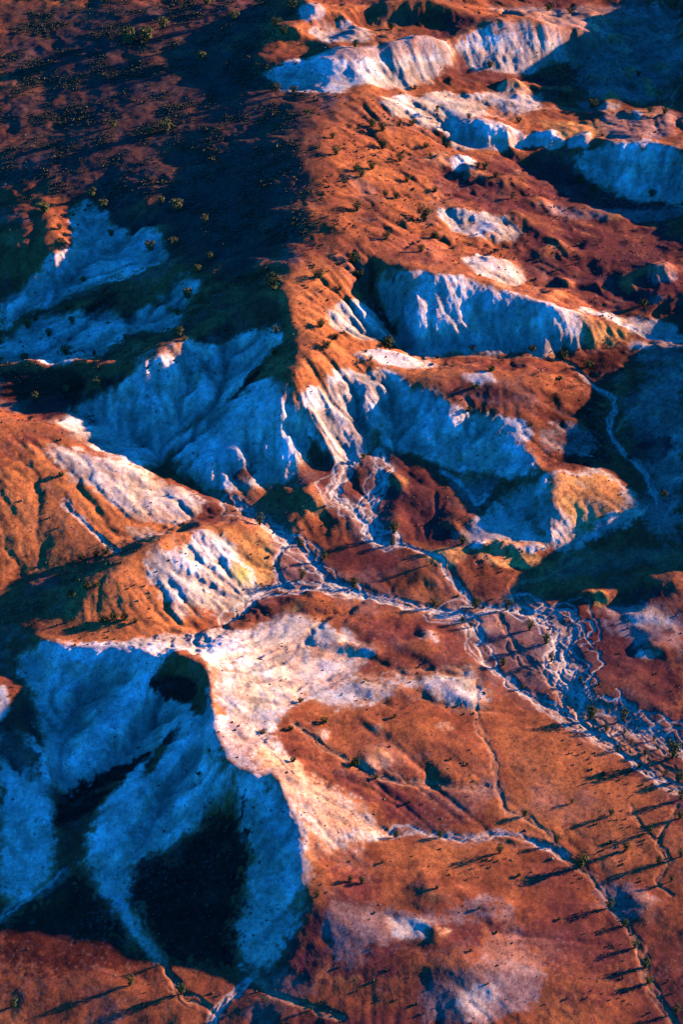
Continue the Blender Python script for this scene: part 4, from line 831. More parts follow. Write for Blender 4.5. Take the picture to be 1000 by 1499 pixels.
# ------------------------------------------------------------------ running water: cut dendritic gullies into the land
EX0, EY0, EC = -180.0, 280.0, .8
EW, EH = 470, 790
ex, ey = np.meshgrid(EX0 + EC * np.arange(EW), EY0 + EC * np.arange(EH)); ex = ex.astype(F4); ey = ey.astype(F4)
E0 = land(ex, ey)
gy_, gx_ = np.gradient(blur(E0, 4), EC); es = np.sqrt(gx_ ** 2 + gy_ ** 2)
lively = .16 + smooth(.05, .4, es) * .84 + .4 * smooth(420, 620, ey)
E = (E0 + lively * (fbm(ex, ey, 26, 3, 501) * 2.2 + fbm(ex, ey, 13, 3, 511) * 1.3 * smooth(.1, .4, es) + fbm(ex, ey, 8, 3, 503) * .5 + fbm(ex, ey, 2.5, 2, 507) * .12)).astype(float)
Estart = E.copy()
NBR = [(-1, -1), (-1, 0), (-1, 1), (0, -1), (0, 1), (1, -1), (1, 0), (1, 1)]
idx = np.arange(EW * EH).reshape(EH, EW)
FLOOR = (E0 - (.7 + 3.6 * smooth(.05, .5, es))).ravel()
for it in range(EROSION_STEPS):
    pad = np.pad(E, 1, mode='constant', constant_values=1e6); best = np.zeros((EH, EW)); rec = idx.copy()
    for (dj, di) in NBR:
        d = (E - pad[1 + dj:1 + dj + EH, 1 + di:1 + di + EW]) / (EC * math.hypot(di, dj))
        m = d > best; best[m] = d[m]; rec[m] = (idx + dj * EW + di)[m]
    order = np.argsort(E.ravel()).tolist(); rl_ = rec.ravel().tolist(); A = [EC * EC] * (EW * EH)
    for k in reversed(order):
        r = rl_[k]
        if r != k: A[r] += A[k]
    An = np.array(A); Fk = (.032 * np.minimum(An, 4000) ** .48 / EC); inv = (1 / (1 + Fk)).tolist(); Fk = Fk.tolist()
    h = E.ravel().tolist()
    for k in order:
        r = rl_[k]
        if r != k: h[k] = (h[k] + Fk[k] * h[r]) * inv[k]
    E = np.maximum(np.array(h), FLOOR).reshape(EH, EW)
    p = np.pad(E, 1, mode='edge'); E = E + .03 * (p[:-2, 1:-1] + p[2:, 1:-1] + p[1:-1, :-2] + p[1:-1, 2:] - 4 * E)
FLOW = np.log10(An.reshape(EH, EW)).astype(F4)
win = smooth(0, 25, np.minimum(np.minimum(ex - EX0, EX0 + EC * (EW - 1) - ex), np.minimum(ey - EY0, EY0 + EC * (EH - 1) - ey)))
calm = np.zeros_like(ex)
for (cx, cy, cr_, cw) in CALM: calm = np.maximum(calm, cw * np.exp(-((ex - cx) ** 2 + (ey - cy) ** 2) / (cr_ * cr_)))
E = E0 + (E - E0) * (1 - calm)
DELTA = ((E - E0) * win).astype(F4); CALMR = calm.astype(F4); FLOW = FLOW * win
CUTD = ((blur(E, 6) - E) * win).astype(F4)                       # how far a place lies below its surroundings
# wash streaks: random soil smeared along the fall line
def smear(steps, seed, fine):
    src = _rs.rand(EH, EW).astype(F4); src = blur(src, fine).astype(F4); src = (src - src.mean()) / src.std()
    Es = blur(E, 1.2); vy, vx = np.gradient(Es); L = np.sqrt(vx * vx + vy * vy) + 1e-5; vx = (vx / L).astype(F4); vy = (vy / L).astype(F4)
    acc = src.copy(); gj, gi = np.meshgrid(np.arange(EH, dtype=F4), np.arange(EW, dtype=F4), indexing='ij')
    for sg in (-1, 1):
        pi, pj = gi.copy(), gj.copy()
        for s_ in range(steps):
            ii = np.clip(np.round(pi), 0, EW - 1).astype(np.int32); jj = np.clip(np.round(pj), 0, EH - 1).astype(np.int32)
            pi += sg * vx[jj, ii]; pj += sg * vy[jj, ii]
            ii = np.clip(np.round(pi), 0, EW - 1).astype(np.int32); jj = np.clip(np.round(pj), 0, EH - 1).astype(np.int32)
            acc += src[jj, ii]
    return ((acc - acc.mean()) / acc.std()).astype(F4)
LIC = (.65 * smear(13, 1, .55) + .75 * smear(26, 2, 1.5)).astype(F4)
print('eroded', float(DELTA.min()), float(DELTA.max()))
# ------------------------------------------------------------------ soils
SOIL = {'red': (.27, .066, .026), 'orange': (.52, .156, .046), 'darkred': (.13, .029, .026), 'scrubred': (.080, .045, .036), 'white': (.77, .68, .58),
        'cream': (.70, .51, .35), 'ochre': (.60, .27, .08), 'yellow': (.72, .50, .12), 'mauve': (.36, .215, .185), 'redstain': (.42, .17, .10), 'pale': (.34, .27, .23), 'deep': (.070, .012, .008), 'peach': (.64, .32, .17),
        'lilac': (.56, .49, .51), 'rust': (.46, .22, .13), 'grey': (.40, .36, .34), 'slate': (.25, .20, .185)}

def inside(poly, x, y):
    r = np.zeros(x.shape, bool); n = len(poly)
    for i in range(n):
        x1, y1 = poly[i]; x2, y2 = poly[(i + 1) % n]
        if y1 == y2: continue
        c = ((y1 > y) != (y2 > y)) & (x < (x2 - x1) * (y - y1) / (y2 - y1) + x1)
        r ^= c
    return r

def soft_inside(poly, x, y, wx, wy, warp):
    """polygon cover 0..1 with an edge as wide as warp, sampled at warped positions"""
    m = warp * 3.2 + 3
    x0 = max(int(min(p[0] for p in poly) - m), RX0); x1 = min(int(max(p[0] for p in poly) + m), RX1)
    y0 = max(int(min(p[1] for p in poly) - m), RY0); y1 = min(int(max(p[1] for p in poly) + m), RY1)
    if x1 - x0 < 3 or y1 - y0 < 3: return None, None
    k = np.nonzero((x > x0 + 1) & (x < x1 - 1) & (y > y0 + 1) & (y < y1 - 1))[0]
    if len(k) == 0: return k, None
    gx, gy = np.meshgrid(np.arange(x0, x1 + .1, .5), np.arange(y0, y1 + .1, .5))
    r = blur(inside(poly, gx, gy).astype(F4), warp * 1.7)
    fx = np.clip((x[k] + wx[k] * warp * 1.3 - x0) * 2, 0, r.shape[1] - 1.01); fy = np.clip((y[k] + wy[k] * warp * 1.3 - y0) * 2, 0, r.shape[0] - 1.01)
    ix = fx.astype(np.int32); iy = fy.astype(np.int32); fx = fx - ix; fy = fy - iy
    return k, (r[iy, ix] * (1 - fx) + r[iy, ix + 1] * fx) * (1 - fy) + (r[iy + 1, ix] * (1 - fx) + r[iy + 1, ix + 1] * fx) * fy

def seg_dist(pts, x, y, reach):
    """nearest distance to a polyline, signed side and run length, for the points within reach of it"""
    p = densify([(a, b, 0) for a, b in pts], 1.6)[:, :2]
    k = np.nonzero((x > p[:, 0].min() - reach) & (x < p[:, 0].max() + reach) & (y > p[:, 1].min() - reach) & (y < p[:, 1].max() + reach))[0]
    if len(k) == 0: return k, None, None
    xx, yy = x[k], y[k]; D = np.full(len(k), 1e9, F4); S = np.zeros(len(k), F4); run = 0.0
    cell = reach * 2 + 4
    for i in range(len(p) - 1):
        a = p[i]; d = p[i + 1] - a; L = math.hypot(d[0], d[1]) + 1e-6
        q = np.nonzero((np.abs(xx - a[0]) < cell) & (np.abs(yy - a[1]) < cell))[0]
        if len(q):
            ex = xx[q] - a[0]; ey = yy[q] - a[1]
            t = np.clip((ex * d[0] + ey * d[1]) / (L * L), 0, 1)
            nx, ny = ex - t * d[0], ey - t * d[1]; dd = np.sqrt(nx * nx + ny * ny)
            sg = np.sign(ex * d[1] - ey * d[0]); b = dd < np.abs(D[q])
            D[q[b]] = (dd * np.where(sg == 0, 1, sg))[b]; S[q[b]] = (run + t * L)[b]
        run += L
    return k, D, S

# ------------------------------------------------------------------ the mesh grid (denser where the land is near)
def make_axis_v():
    a = np.linspace(0, 1, 1130)
    yy = CAM_H / np.tan(np.radians(57.0 - a * (57.0 - 25.6)) ) * .45 + (283 + a * (912 - 283)) * .55
    lo = yy[0] - np.cumsum(1.2 * 1.16 ** np.arange(46)); hi = yy[-1] + np.cumsum(1.2 * 1.16 ** np.arange(52))
    return np.concatenate([lo[::-1], yy, hi])
def make_axis_u():
    u = np.linspace(-1.13, 1.13, 700); d = u[1] - u[0]
    e = np.cumsum(d * 1.3 * 1.105 ** np.arange(70))
    return np.concatenate([(-1.13 - e)[::-1], u, 1.13 + e])
V = make_axis_v(); U = make_axis_u()
NV, NU = len(V), len(U)
SC = .154 * (np.clip(V, 200, 2500) * .766 + CAM_H * .643)
GX = (U[None] * SC[:, None]).astype(F4).ravel(); GY = np.repeat(V[:, None], NU, 1).astype(F4).ravel()
N = GX.size
print('grid', NV, NU, N)

EFX, EFY = (GX - F4(EX0)) / F4(EC), (GY - F4(EY0)) / F4(EC)
carve = spline(DELTA, EFX, EFY); flow = spline(FLOW, EFX, EFY); hollow = spline(CUTD, EFX, EFY)
base = land(GX, GY) + carve
far = smooth(0, 160, np.maximum(np.maximum(RX0 + 30 - GX, GX - RX1 + 30), np.maximum(RY0 + 25 - GY, GY - RY1 + 40)))
near = far < .5
base += far * (fbm(GX, GY, 240, 4, 21) * 16 + np.abs(fbm(GX, GY, 90, 3, 29)) * 10 * smooth(.1, .5, fbm(GX, GY, 500, 2, 2)) - 2)
eps = 1.2
sx = (land(GX + eps, GY) - land(GX - eps, GY)) / (2 * eps); sy = (land(GX, GY + eps) - land(GX, GY - eps)) / (2 * eps)
slope = np.sqrt(sx * sx + sy * sy)

s_l = slope
Eg_y, Eg_x = np.gradient(E.astype(F4), EC); slope = spline(np.sqrt(Eg_x ** 2 + Eg_y ** 2).astype(F4), EFX, EFY)
w1x, w1y = fbm(GX, GY, 11, 4, 41, .6), fbm(GX, GY, 11, 4, 47, .6)
col = np.empty((N, 3), F4); col[:] = SOIL['red']
white = np.zeros(N, F4)
hi = fbm(GX, GY, 3.4, 4, 55, .75)
w2 = fbm(GX, GY, 6, 3, 83)
def blend(k, cls, c):
    col[k] += (np.array(SOIL[cls], F4) - col[k]) * c[:, None]
ALL = slice(None)
tone = fbm(GX, GY, 34, 5, 61, .6)
blend(ALL, 'darkred', smooth(.0, .35, tone) * .85)
blend(ALL, 'orange', smooth(.02, .4, -tone) * .7)
# down-slope streaks: noise in coordinates stretched along the fall line
gl = np.maximum(slope, .02); dxs, dys = sx / gl, sy / gl
lic = np.clip(spline(LIC, EFX, EFY), -2, 2) * (1 - far)
st = .30 * lic + .3 * fbm(GX, GY, 2.4, 3, 71, .65)
speckle = gnoise(GX * 1.3, GY * 1.3, 57) * .6 + gnoise(GX * .55, GY * .55, 58) * .7
edge = .34 * hi + .34 * st * smooth(.08, .35, slope) + .22 * speckle
dust = smooth(.12, .5, fbm(GX + 6 * w1x, GY + 6 * w1y, 26, 4, 65, .6) + .5 * edge) * .38
blend(ALL, 'mauve', dust)
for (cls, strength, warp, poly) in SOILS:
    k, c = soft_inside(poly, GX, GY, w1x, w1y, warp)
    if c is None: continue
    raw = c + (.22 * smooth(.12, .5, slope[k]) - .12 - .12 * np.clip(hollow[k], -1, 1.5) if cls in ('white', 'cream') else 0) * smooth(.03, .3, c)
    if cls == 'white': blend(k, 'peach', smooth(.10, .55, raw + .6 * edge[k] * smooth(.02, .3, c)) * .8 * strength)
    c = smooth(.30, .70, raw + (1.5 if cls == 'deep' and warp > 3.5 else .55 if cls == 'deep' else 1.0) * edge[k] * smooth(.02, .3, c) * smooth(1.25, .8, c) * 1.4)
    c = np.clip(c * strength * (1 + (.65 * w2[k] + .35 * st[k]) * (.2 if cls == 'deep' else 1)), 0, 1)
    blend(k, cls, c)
    if cls in ('white', 'cream'): white[k] += (1 - white[k]) * c
    elif cls == 'pale': white[k] += (.5 - white[k]) * c
    else: white[k] *= 1 - c
# the pale clay is itself banded and stained: lilac, cream and rust runs
wv = fbm(GX + 3 * w1x, GY + 3 * w1y, 17, 4, 141, .6)
blend(ALL, 'lilac', white * smooth(-.05, .45, wv) * .75)
blend(ALL, 'rust', white * smooth(.1, .5, -wv + .3 * st) * .38)
blend(ALL, 'rust', white * smooth(.12, .6, st) * smooth(.08, .35, slope) * .6)
blend(ALL, 'deep', white * smooth(.28, .75, st + .4 * w2) * smooth(.12, .4, slope) * .72)
blend(ALL, 'slate', white * smooth(-.05, .4, fbm(GX + 4 * w1x, GY + 4 * w1y, 15, 4, 147, .6) + .45 * st) * smooth(.2, .5, slope) * .7)
blend(ALL, 'white', white * smooth(.2, .7, -st) * .4)
blend(ALL, 'mauve', (1 - white) * smooth(.25, .75, -st) * smooth(.08, .3, slope) * .3)
blend(ALL, 'grey', white * smooth(.15, .5, fbm(GX * .8 + base * 1.3, GY * .8 - base * 1.1, 5.5, 3, 143) ) * .5)

# ------------------------------------------------------------------ relief: gullies that follow the slope, creek channels, crust
def gullies(h, gx, gy, strength):
    out = np.zeros(N, F4); gx = gx.copy(); gy = gy.copy(); a = F4(1.0)
    k = np.nonzero((strength > .02) & near)[0]
    for o, wave in enumerate((12.0, 6.2, 3.2, 1.7)):
        L = np.sqrt(gx[k] ** 2 + gy[k] ** 2) + 1e-4
        dx, dy = -gy[k] / L, gx[k] / L                      # across the slope
        px, py = (GX[k] + w1x[k] * wave * .5) / wave, (GY[k] + w1y[k] * wave * .5) / wave
        ix = np.floor(px).astype(np.int32); iy = np.floor(py).astype(np.int32); fx = px - ix; fy = py - iy
        H = np.zeros(len(k), F4); D = np.zeros(len(k), F4); W = np.zeros(len(k), F4)
        for i in range(-1, 3):
            for j in range(-1, 3):
                q = hidx(ix + i, iy + j, 100 + o)
                ex = fx - i + (_RX[q] - .5) * .9; ey = fy - j + (_RY[q] - .5) * .9
                w = np.exp(-2.2 * (ex * ex + ey * ey)); t = (ex * dx + ey * dy) * F4(2 * np.pi) * F4(1.15)
                H += w * np.cos(t); D -= w * np.sin(t); W += w
        H /= W; D /= W
        # sharpen the crests between gullies a little
        amp = a * wave * F4((.055, .062, .065, .07)[o]) * strength[k]
        out[k] += amp * H
        gx[k] += amp * D * dx * F4(2 * np.pi / wave) * .8; gy[k] += amp * D * dy * F4(2 * np.pi / wave) * .8
        a *= F4(.95)
    return out
gs = (1 - .85 * spline(CALMR, EFX, EFY)) * .55 * (smooth(.17, .6, slope) * (.35 + .65 * white) + .02) * np.clip(.9 + 1.1 * fbm(GX, GY, 19, 3, 301), .15, 1.7)
gul = gullies(base, sx, sy, gs.astype(F4))
z = base + gul
rough = fbm(GX, GY, 13, 5, 91, .5)
z += near * (rough * (.42 + .5 * smooth(.1, .5, slope)) + fbm(GX, GY, 2.6, 3, 97) * (.045 + .40 * white * smooth(.15, .5, slope) + .05 * smooth(.1, .4, slope)))
# broad swells of the back country, and thin rills on the flats
upl = smooth(430, 640, GY) * near
z += upl * (fbm(GX, GY, 42, 3, 311) * 1.6 + (.25 - np.abs(fbm(GX, GY, 15, 3, 313))) * .9)
chan = smooth(1.55, 2.6, flow + .25 * hi)
blend(ALL, 'mauve', chan * (1 - white) * .55 * np.clip(.8 + w2, 0, 1)); blend(ALL, 'rust', chan * white * smooth(.08, .4, slope) * .45)
vein = smooth(.55, 1.9, flow + .25 * hi) * smooth(.12, .4, slope) * white
blend(ALL, 'rust', vein * .55); blend(ALL, 'deep', smooth(1.5, 2.6, flow + .2 * hi) * smooth(.15, .45, slope) * white * .45)
bed = base + 1.2 * w1x + .5 * hi                                   # the clay beds, seen edge-on as bands round the slopes
b1 = gnoise(bed * .55, bed * 0 + .5, 601); b2 = gnoise(bed * 1.6, bed * 0 + .5, 603)
steep = smooth(.18, .5, slope) * white
blend(ALL, 'peach', steep * smooth(.05, .35, b1) * .38); blend(ALL, 'grey', steep * smooth(.05, .4, -b1 + .4 * b2) * .45); blend(ALL, 'white', steep * smooth(.1, .45, b2) * .4)
blend(ALL, 'pale', smooth(2.5, 3.4, flow + .2 * hi) * .6)
blend(ALL, 'orange', smooth(.15, .8, -hollow) * (1 - white) * .45); blend(ALL, 'redstain', smooth(.3, 1.1, -hollow + .4 * hi) * white * .5)
# gully floors hold pale silt on red slopes and rust wash on pale ones; the hollow tones also paint in recess shade
blend(ALL, 'mauve', smooth(.04, .35, -gul) * smooth(.10, .4, slope) * (1 - white) * .5)
blend(ALL, 'rust', smooth(.06, .4, -gul) * white * .45)
blend(ALL, 'rust', smooth(.04, .45, hollow + .25 * st) * white * .62)
blend(ALL, 'grey', smooth(.2, .9, hollow + .3 * hi) * white * .5)  # grey darkens hollows further, standing in for recess shade
blend(ALL, 'lilac', smooth(.05, .5, -hollow + .3 * hi) * white * .35)
creek = np.zeros(N, F4)
for ci, (pts, width, depth, pal, braid) in enumerate(CREEKS):
    reach = width * 3.2 + 3
    k, D, S = seg_dist(pts, GX, GY, reach)
    if D is None: continue
    D0 = D + .8 * gnoise(GX[k] / 3, GY[k] / 3, 220 + ci)
    D = (D + fbm(GX[k], GY[k], 5, 3, 200 + ci) * width * .7) / np.clip(1 + 1.1 * gnoise(S / 23, S * 0 + 3, 210 + ci), .45, 1.8)
    ad = np.abs(D); bed = 1 - smooth(width * .35, width * 1.0, ad); bank = 1 - smooth(width, width * 2.6, ad)
    th = 1 - smooth(.12, .5, np.abs(D + gnoise(S / 7, S * 0, 300 + ci) * width * .5) / max(width * .45, .6))
    z[k] -= depth * (.55 * bed + .25 * th)
    # the stream splits into threads that part and join again
    thr = np.zeros(len(k), F4); nt_ = 2 + int(braid * (2 + width))
    for q in range(nt_):
        off = width * (.5 + 1.3 * braid) * (1.5 * gnoise(S / (9 + 3 * width), S * 0 + q * 5.3 + .5, 250 + ci) + .45 * gnoise(S / 4.5, S * 0 + q * 3.7 + .5, 270 + ci))
        thr = np.maximum(thr, (1 - smooth(.12, .62, np.abs(D0 - off))) * (.55 + .45 * ((q * 7) % 5) / 4))
    thr = thr * smooth(reach, reach * .6, np.abs(D0))
    z[k] -= (.10 + .22 * depth) * thr
    cov = np.clip(pal * (.10 * bank * braid * (1 + speckle[k]) + .30 * bed * (.65 + .5 * fbm(GX[k], GY[k], 2.2, 2, 260 + ci)) + 1.0 * thr), 0, .95)
    pc = np.array(SOIL['white'] if pal > .5 else SOIL['peach'], F4) * F4(.85)
    col[k] += (pc - col[k]) * cov[:, None]
    creek[k] = np.maximum(creek[k], bed)
# pebbly crust
z += near * fbm(GX, GY, .9, 2, 151) * .014
mott = fbm(GX, GY, 1.3, 3, 161); mott2 = fbm(GX, GY, 5.0, 4, 167)
col *= (1 + .42 * mott + .40 * mott2)[:, None]
blend(ALL, 'rust', smooth(.18, .42, fbm(GX, GY, 1.1, 2, 171)) * white * .6 * smooth(-.3, .3, w2))
blend(ALL, 'mauve', smooth(.2, .45, fbm(GX, GY, 1.0, 2, 181)) * (1 - white) * smooth(.0, .35, fbm(GX, GY, 24, 3, 183)) * .4 * smooth(.05, .12, col[:, 0]))
blend(ALL, 'darkred', smooth(.22, .4, speckle) * (1 - white) * .55)
col *= (1 + .55 * st * smooth(.06, .35, slope) + .22 * fbm(GX, GY, 9, 4, 191, .7))[:, None]
wc = .55 * lic + 1.3 * fbm(GX, GY, 7, 4, 193, .65) - .7 * np.clip(hollow, -1, 1.2)  # hollows darker and rises lighter: relief shading put into the clay colour
col *= np.exp(.42 * wc * white * smooth(.12, .4, slope))[:, None]
col = np.clip(col, .008, .85)

# ------------------------------------------------------------------ ground material
def new_mat(name):
    m = bpy.data.materials.new(name); m.use_nodes = True; t = m.node_tree; t.nodes.clear()
    o = t.nodes.new('ShaderNodeOutputMaterial'); b = t.nodes.new('ShaderNodeBsdfPrincipled')
    t.links.new(b.outputs[0], o.inputs[0]); b.inputs['Specular IOR Level'].default_value = .08; b.inputs['Roughness'].default_value = .95
    return m, t, b
gm, t, b = new_mat('weathered_soil')
at = t.nodes.new('ShaderNodeVertexColor'); at.layer_name = 'soil'
tc = t.nodes.new('ShaderNodeTexCoord')
n1 = t.nodes.new('ShaderNodeTexNoise'); n1.inputs['Scale'].default_value = 1.7; n1.inputs['Detail'].default_value = 4; n1.inputs['Roughness'].default_value = .65
n2 = t.nodes.new('ShaderNodeTexVoronoi'); n2.inputs['Scale'].default_value = 1.6
mr = t.nodes.new('ShaderNodeMapRange'); mr.inputs[1].default_value = .3; mr.inputs[2].default_value = .7; mr.inputs[3].default_value = .66; mr.inputs[4].default_value = 1.3
mx = t.nodes.new('ShaderNodeMix'); mx.data_type = 'RGBA'; mx.blend_type = 'MULTIPLY'; mx.inputs[0].default_value = 1
t.links.new(tc.outputs['Object'], n1.inputs['Vector']); t.links.new(tc.outputs['Object'], n2.inputs['Vector'])
t.links.new(n1.outputs['Fac'], mr.inputs[0]); t.links.new(at.outputs[0], mx.inputs[6]); t.links.new(mr.outputs[0], mx.inputs[7])
t.links.new(mx.outputs[2], b.inputs['Base Color'])
bm1 = t.nodes.new('ShaderNodeBump'); bm1.inputs['Strength'].default_value = .5; bm1.inputs['Distance'].default_value = .07
bm2 = t.nodes.new('ShaderNodeBump'); bm2.inputs['Strength'].default_value = .35; bm2.inputs['Distance'].default_value = .05; bm2.invert = True
t.links.new(n1.outputs['Fac'], bm1.inputs['Height']); t.links.new(n2.outputs['Distance'], bm2.inputs['Height'])
t.links.new(bm1.outputs[0], bm2.inputs['Normal']); t.links.new(bm2.outputs[0], b.inputs['Normal'])

# ------------------------------------------------------------------ ground sheet, cut into plain, hills and creek beds
co = np.stack([GX, GY, z], 1).astype(F4)
j, i = np.meshgrid(np.arange(NV - 1), np.arange(NU - 1), indexing='ij')
q = (j * NU + i).ravel()
quads = np.stack([q, q + 1, q + NU + 1, q + NU], 1).astype(np.int32)
Z2 = z.reshape(NV, NU)
# vertex normals of the whole sheet, so that the cuts do not show
P3 = co.reshape(NV, NU, 3)
du = np.gradient(P3, axis=1); dv = np.gradient(P3, axis=0)
nrm = np.cross(du, dv).reshape(-1, 3); nrm /= np.linalg.norm(nrm, axis=1, keepdims=True) + 1e-9

def sheet(name, faces):
    used, inv = np.unique(faces, return_inverse=True); inv = inv.reshape(-1, 4).astype(np.int32)
    me = bpy.data.meshes.new(name)
    me.vertices.add(len(used)); me.vertices.foreach_set('co', co[used].ravel())
    me.loops.add(inv.size); me.loops.foreach_set('vertex_index', inv.ravel())
    me.polygons.add(len(inv)); me.polygons.foreach_set('loop_start', np.arange(0, inv.size, 4, dtype=np.int32))
    me.update(calc_edges=True)
    ca = me.color_attributes.new('soil', 'FLOAT_COLOR', 'POINT')
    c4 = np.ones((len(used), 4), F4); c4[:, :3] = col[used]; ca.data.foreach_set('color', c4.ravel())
    me.polygons.foreach_set('use_smooth', np.ones(len(inv), bool))
    me.normals_split_custom_set_from_vertices(nrm[used].tolist())
    me.materials.append(gm)
    o = bpy.data.objects.new(name, me); scene.collection.objects.link(o)
    return o

def tag(o, label, cat, group=None, kind=None):
    o['label'] = label; o['category'] = cat
    if group: o['group'] = group
    if kind: o['kind'] = kind
    return o
fc = co[quads].mean(1)                                  # face centres
rid = np.zeros(len(quads), np.int32)
jx = (w1x[quads[:, 0]] * 2.5); jy = (w1y[quads[:, 0]] * 2.5)
for n, (name, label, poly) in enumerate(REGIONS):
    m = inside(poly, fc[:, 0] + jx, fc[:, 1] + jy)
    rid[m & (rid == 0)] = n + 1
cr = (creek[quads[:, 0]] + creek[quads[:, 2]]) * .5 > .5
rid[cr & (rid == 0)] = -1
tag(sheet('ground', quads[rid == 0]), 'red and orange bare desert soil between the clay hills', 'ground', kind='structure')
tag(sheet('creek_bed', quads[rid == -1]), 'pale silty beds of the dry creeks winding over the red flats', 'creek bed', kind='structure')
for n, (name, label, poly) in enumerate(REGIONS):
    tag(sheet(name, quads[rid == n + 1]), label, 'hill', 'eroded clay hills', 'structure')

def ground_z(x, y):
    r = np.interp(y, V, np.arange(NV)); j0 = min(int(r), NV - 2); fv = r - j0
    s = SC[j0] * (1 - fv) + SC[j0 + 1] * fv
    c = np.interp(x / s, U, np.arange(NU)); i0 = min(int(c), NU - 2); fu = c - i0
    return float((Z2[j0, i0] * (1 - fu) + Z2[j0, i0 + 1] * fu) * (1 - fv) + (Z2[j0 + 1, i0] * (1 - fu) + Z2[j0 + 1, i0 + 1] * fu) * fv)

# ------------------------------------------------------------------ plants
def leaf_mat(name, c0, c1):
    m, t, b = new_mat(name)
    g = t.nodes.new('ShaderNodeNewGeometry'); r = t.nodes.new('ShaderNodeValToRGB')
    r.color_ramp.elements[0].color = (*c0, 1); r.color_ramp.elements[1].color = (*c1, 1)
    t.links.new(g.outputs['Random Per Island'], r.inputs[0]); t.links.new(r.outputs[0], b.inputs['Base Color'])
    b.inputs['Roughness'].default_value = .7
    return m
MAT_LEAF = [leaf_mat('dark_leaf', (.035, .045, .014), (.10, .105, .03)), leaf_mat('olive_leaf', (.07, .07, .02), (.19, .165, .055)), leaf_mat('grey_leaf', (.055, .056, .03), (.15, .135, .07))]
mb, t, b = new_mat('bark')
nz = t.nodes.new('ShaderNodeTexNoise'); nz.inputs['Scale'].default_value = 14; rp = t.nodes.new('ShaderNodeValToRGB')
rp.color_ramp.elements[0].color = (.04, .028, .02, 1); rp.color_ramp.elements[1].color = (.13, .095, .07, 1)
t.links.new(nz.outputs['Fac'], rp.inputs[0]); t.links.new(rp.outputs[0], b.inputs['Base Color'])

def stems_mesh(rng, n, spread, h):
    vs, fs = [], []
    def tube(p, q, r0, r1):
        d = (q - p).normalized(); a = d.orthogonal().normalized(); c = d.cross(a); k = len(vs)
        for (o, r) in ((p, r0), (q, r1)):
            for s in range(5):
                w = s * 2 * math.pi / 5; vs.append(o + (a * math.cos(w) + c * math.sin(w)) * r)
        for s in range(5): fs.append((k + s, k + (s + 1) % 5, k + 5 + (s + 1) % 5, k + 5 + s))
    Vc = mathutils.Vector; tips = []
    for i in range(n):
        w = i * 2 * math.pi / n + rng.uniform(-.5, .5)
        p0 = Vc((math.cos(w) * .03, math.sin(w) * .03, -.08))
        p1 = Vc((math.cos(w) * spread * .22, math.sin(w) * spread * .22, h * rng.uniform(.3, .42)))
        p2 = Vc((math.cos(w) * spread * rng.uniform(.5, .8), math.sin(w) * spread * rng.uniform(.5, .8), h * rng.uniform(.6, .85)))
        tube(p0, p1, .035, .022); tube(p1, p2, .022, .01); tips.append(p2)
        w2 = w + rng.uniform(.5, 1.1)
        p3 = Vc((math.cos(w2) * spread * .5, math.sin(w2) * spread * .5, h * rng.uniform(.7, .95)))
        tube(p1, p3, .018, .008); tips.append(p3); tips.append(p1 * .9)
    me = bpy.data.meshes.new('trunk'); me.from_pydata([v[:] for v in vs], [], fs); me.materials.append(mb)
    return me, tips

def crown_mesh(rng, tips, h, clump_r, leaves, leaf, mat, flat):
    vs, fs = [], []
    for tp in tips:
        R = clump_r * rng.uniform(.65, 1.15)
        for i in range(leaves):
            d = mathutils.Vector((rng.gauss(0, 1), rng.gauss(0, 1), rng.gauss(0, 1) * flat + .12)).normalized() * R * rng.uniform(.35, 1) ** .6
            p = tp + mathutils.Vector((d.x, d.y, d.z * flat))
            if p.z < .03: p.z = .03 + rng.random() * .06
            nrm_ = (d.normalized() + mathutils.Vector((rng.uniform(-.7, .7), rng.uniform(-.7, .7), rng.uniform(-.3, .9)))).normalized()
            a = nrm_.orthogonal().normalized(); a = (a * math.cos(i) + nrm_.cross(a) * math.sin(i)); c = nrm_.cross(a)
            s = leaf * rng.uniform(.6, 1.4); k = len(vs)
            vs += [p - a * s * 1.5, p - c * s * .7, p + a * s * 1.5, p + c * s * .7]; fs.append((k, k + 1, k + 2, k + 3))
    me = bpy.data.meshes.new('crown'); me.from_pydata([v[:] for v in vs], [], fs); me.materials.append(mat)
    return me
# unit plants one metre across; several forms of each kind
FORMS = {}
for kind, (n, spread, h, cr_, lv, lf, mt, fl, forms) in {
    'shrub': (5, .36, .80, .26, 30, .036, 0, .95, 5), 'low_bush': (6, .42, .42, .20, 30, .034, 0, .6, 4), 'mulga_bush': (5, .40, .62, .25, 30, .034, 0, .75, 5),
    'saltbush': (6, .38, .60, .20, 30, .036, 1, .8, 5), 'tree': (3, .40, 2.0, .30, 46, .05, 0, .9, 1)}.items():
    for f_ in range(forms):
        rng = random.Random(f_ * 17 + len(kind)); stem, tips = stems_mesh(rng, n + rng.randint(-1, 1), spread, h)
        FORMS.setdefault(kind, []).append((stem, crown_mesh(rng, tips, h, cr_, lv, lf, MAT_LEAF[mt], fl)))
ORD = ['first', 'second', 'third', 'fourth', 'fifth', 'sixth', 'seventh', 'eighth', 'ninth', 'tenth', 'eleventh', 'twelfth', 'thirteenth']
LOOK = {'shrub': 'dark green desert shrub', 'low_bush': 'low dark bush', 'mulga_bush': 'olive green bush', 'saltbush': 'pale olive bush', 'tree': 'small upright tree standing'}
CATS = {'shrub': 'shrub', 'low_bush': 'bush', 'mulga_bush': 'bush', 'saltbush': 'bush', 'tree': 'tree'}
prng = random.Random(5)
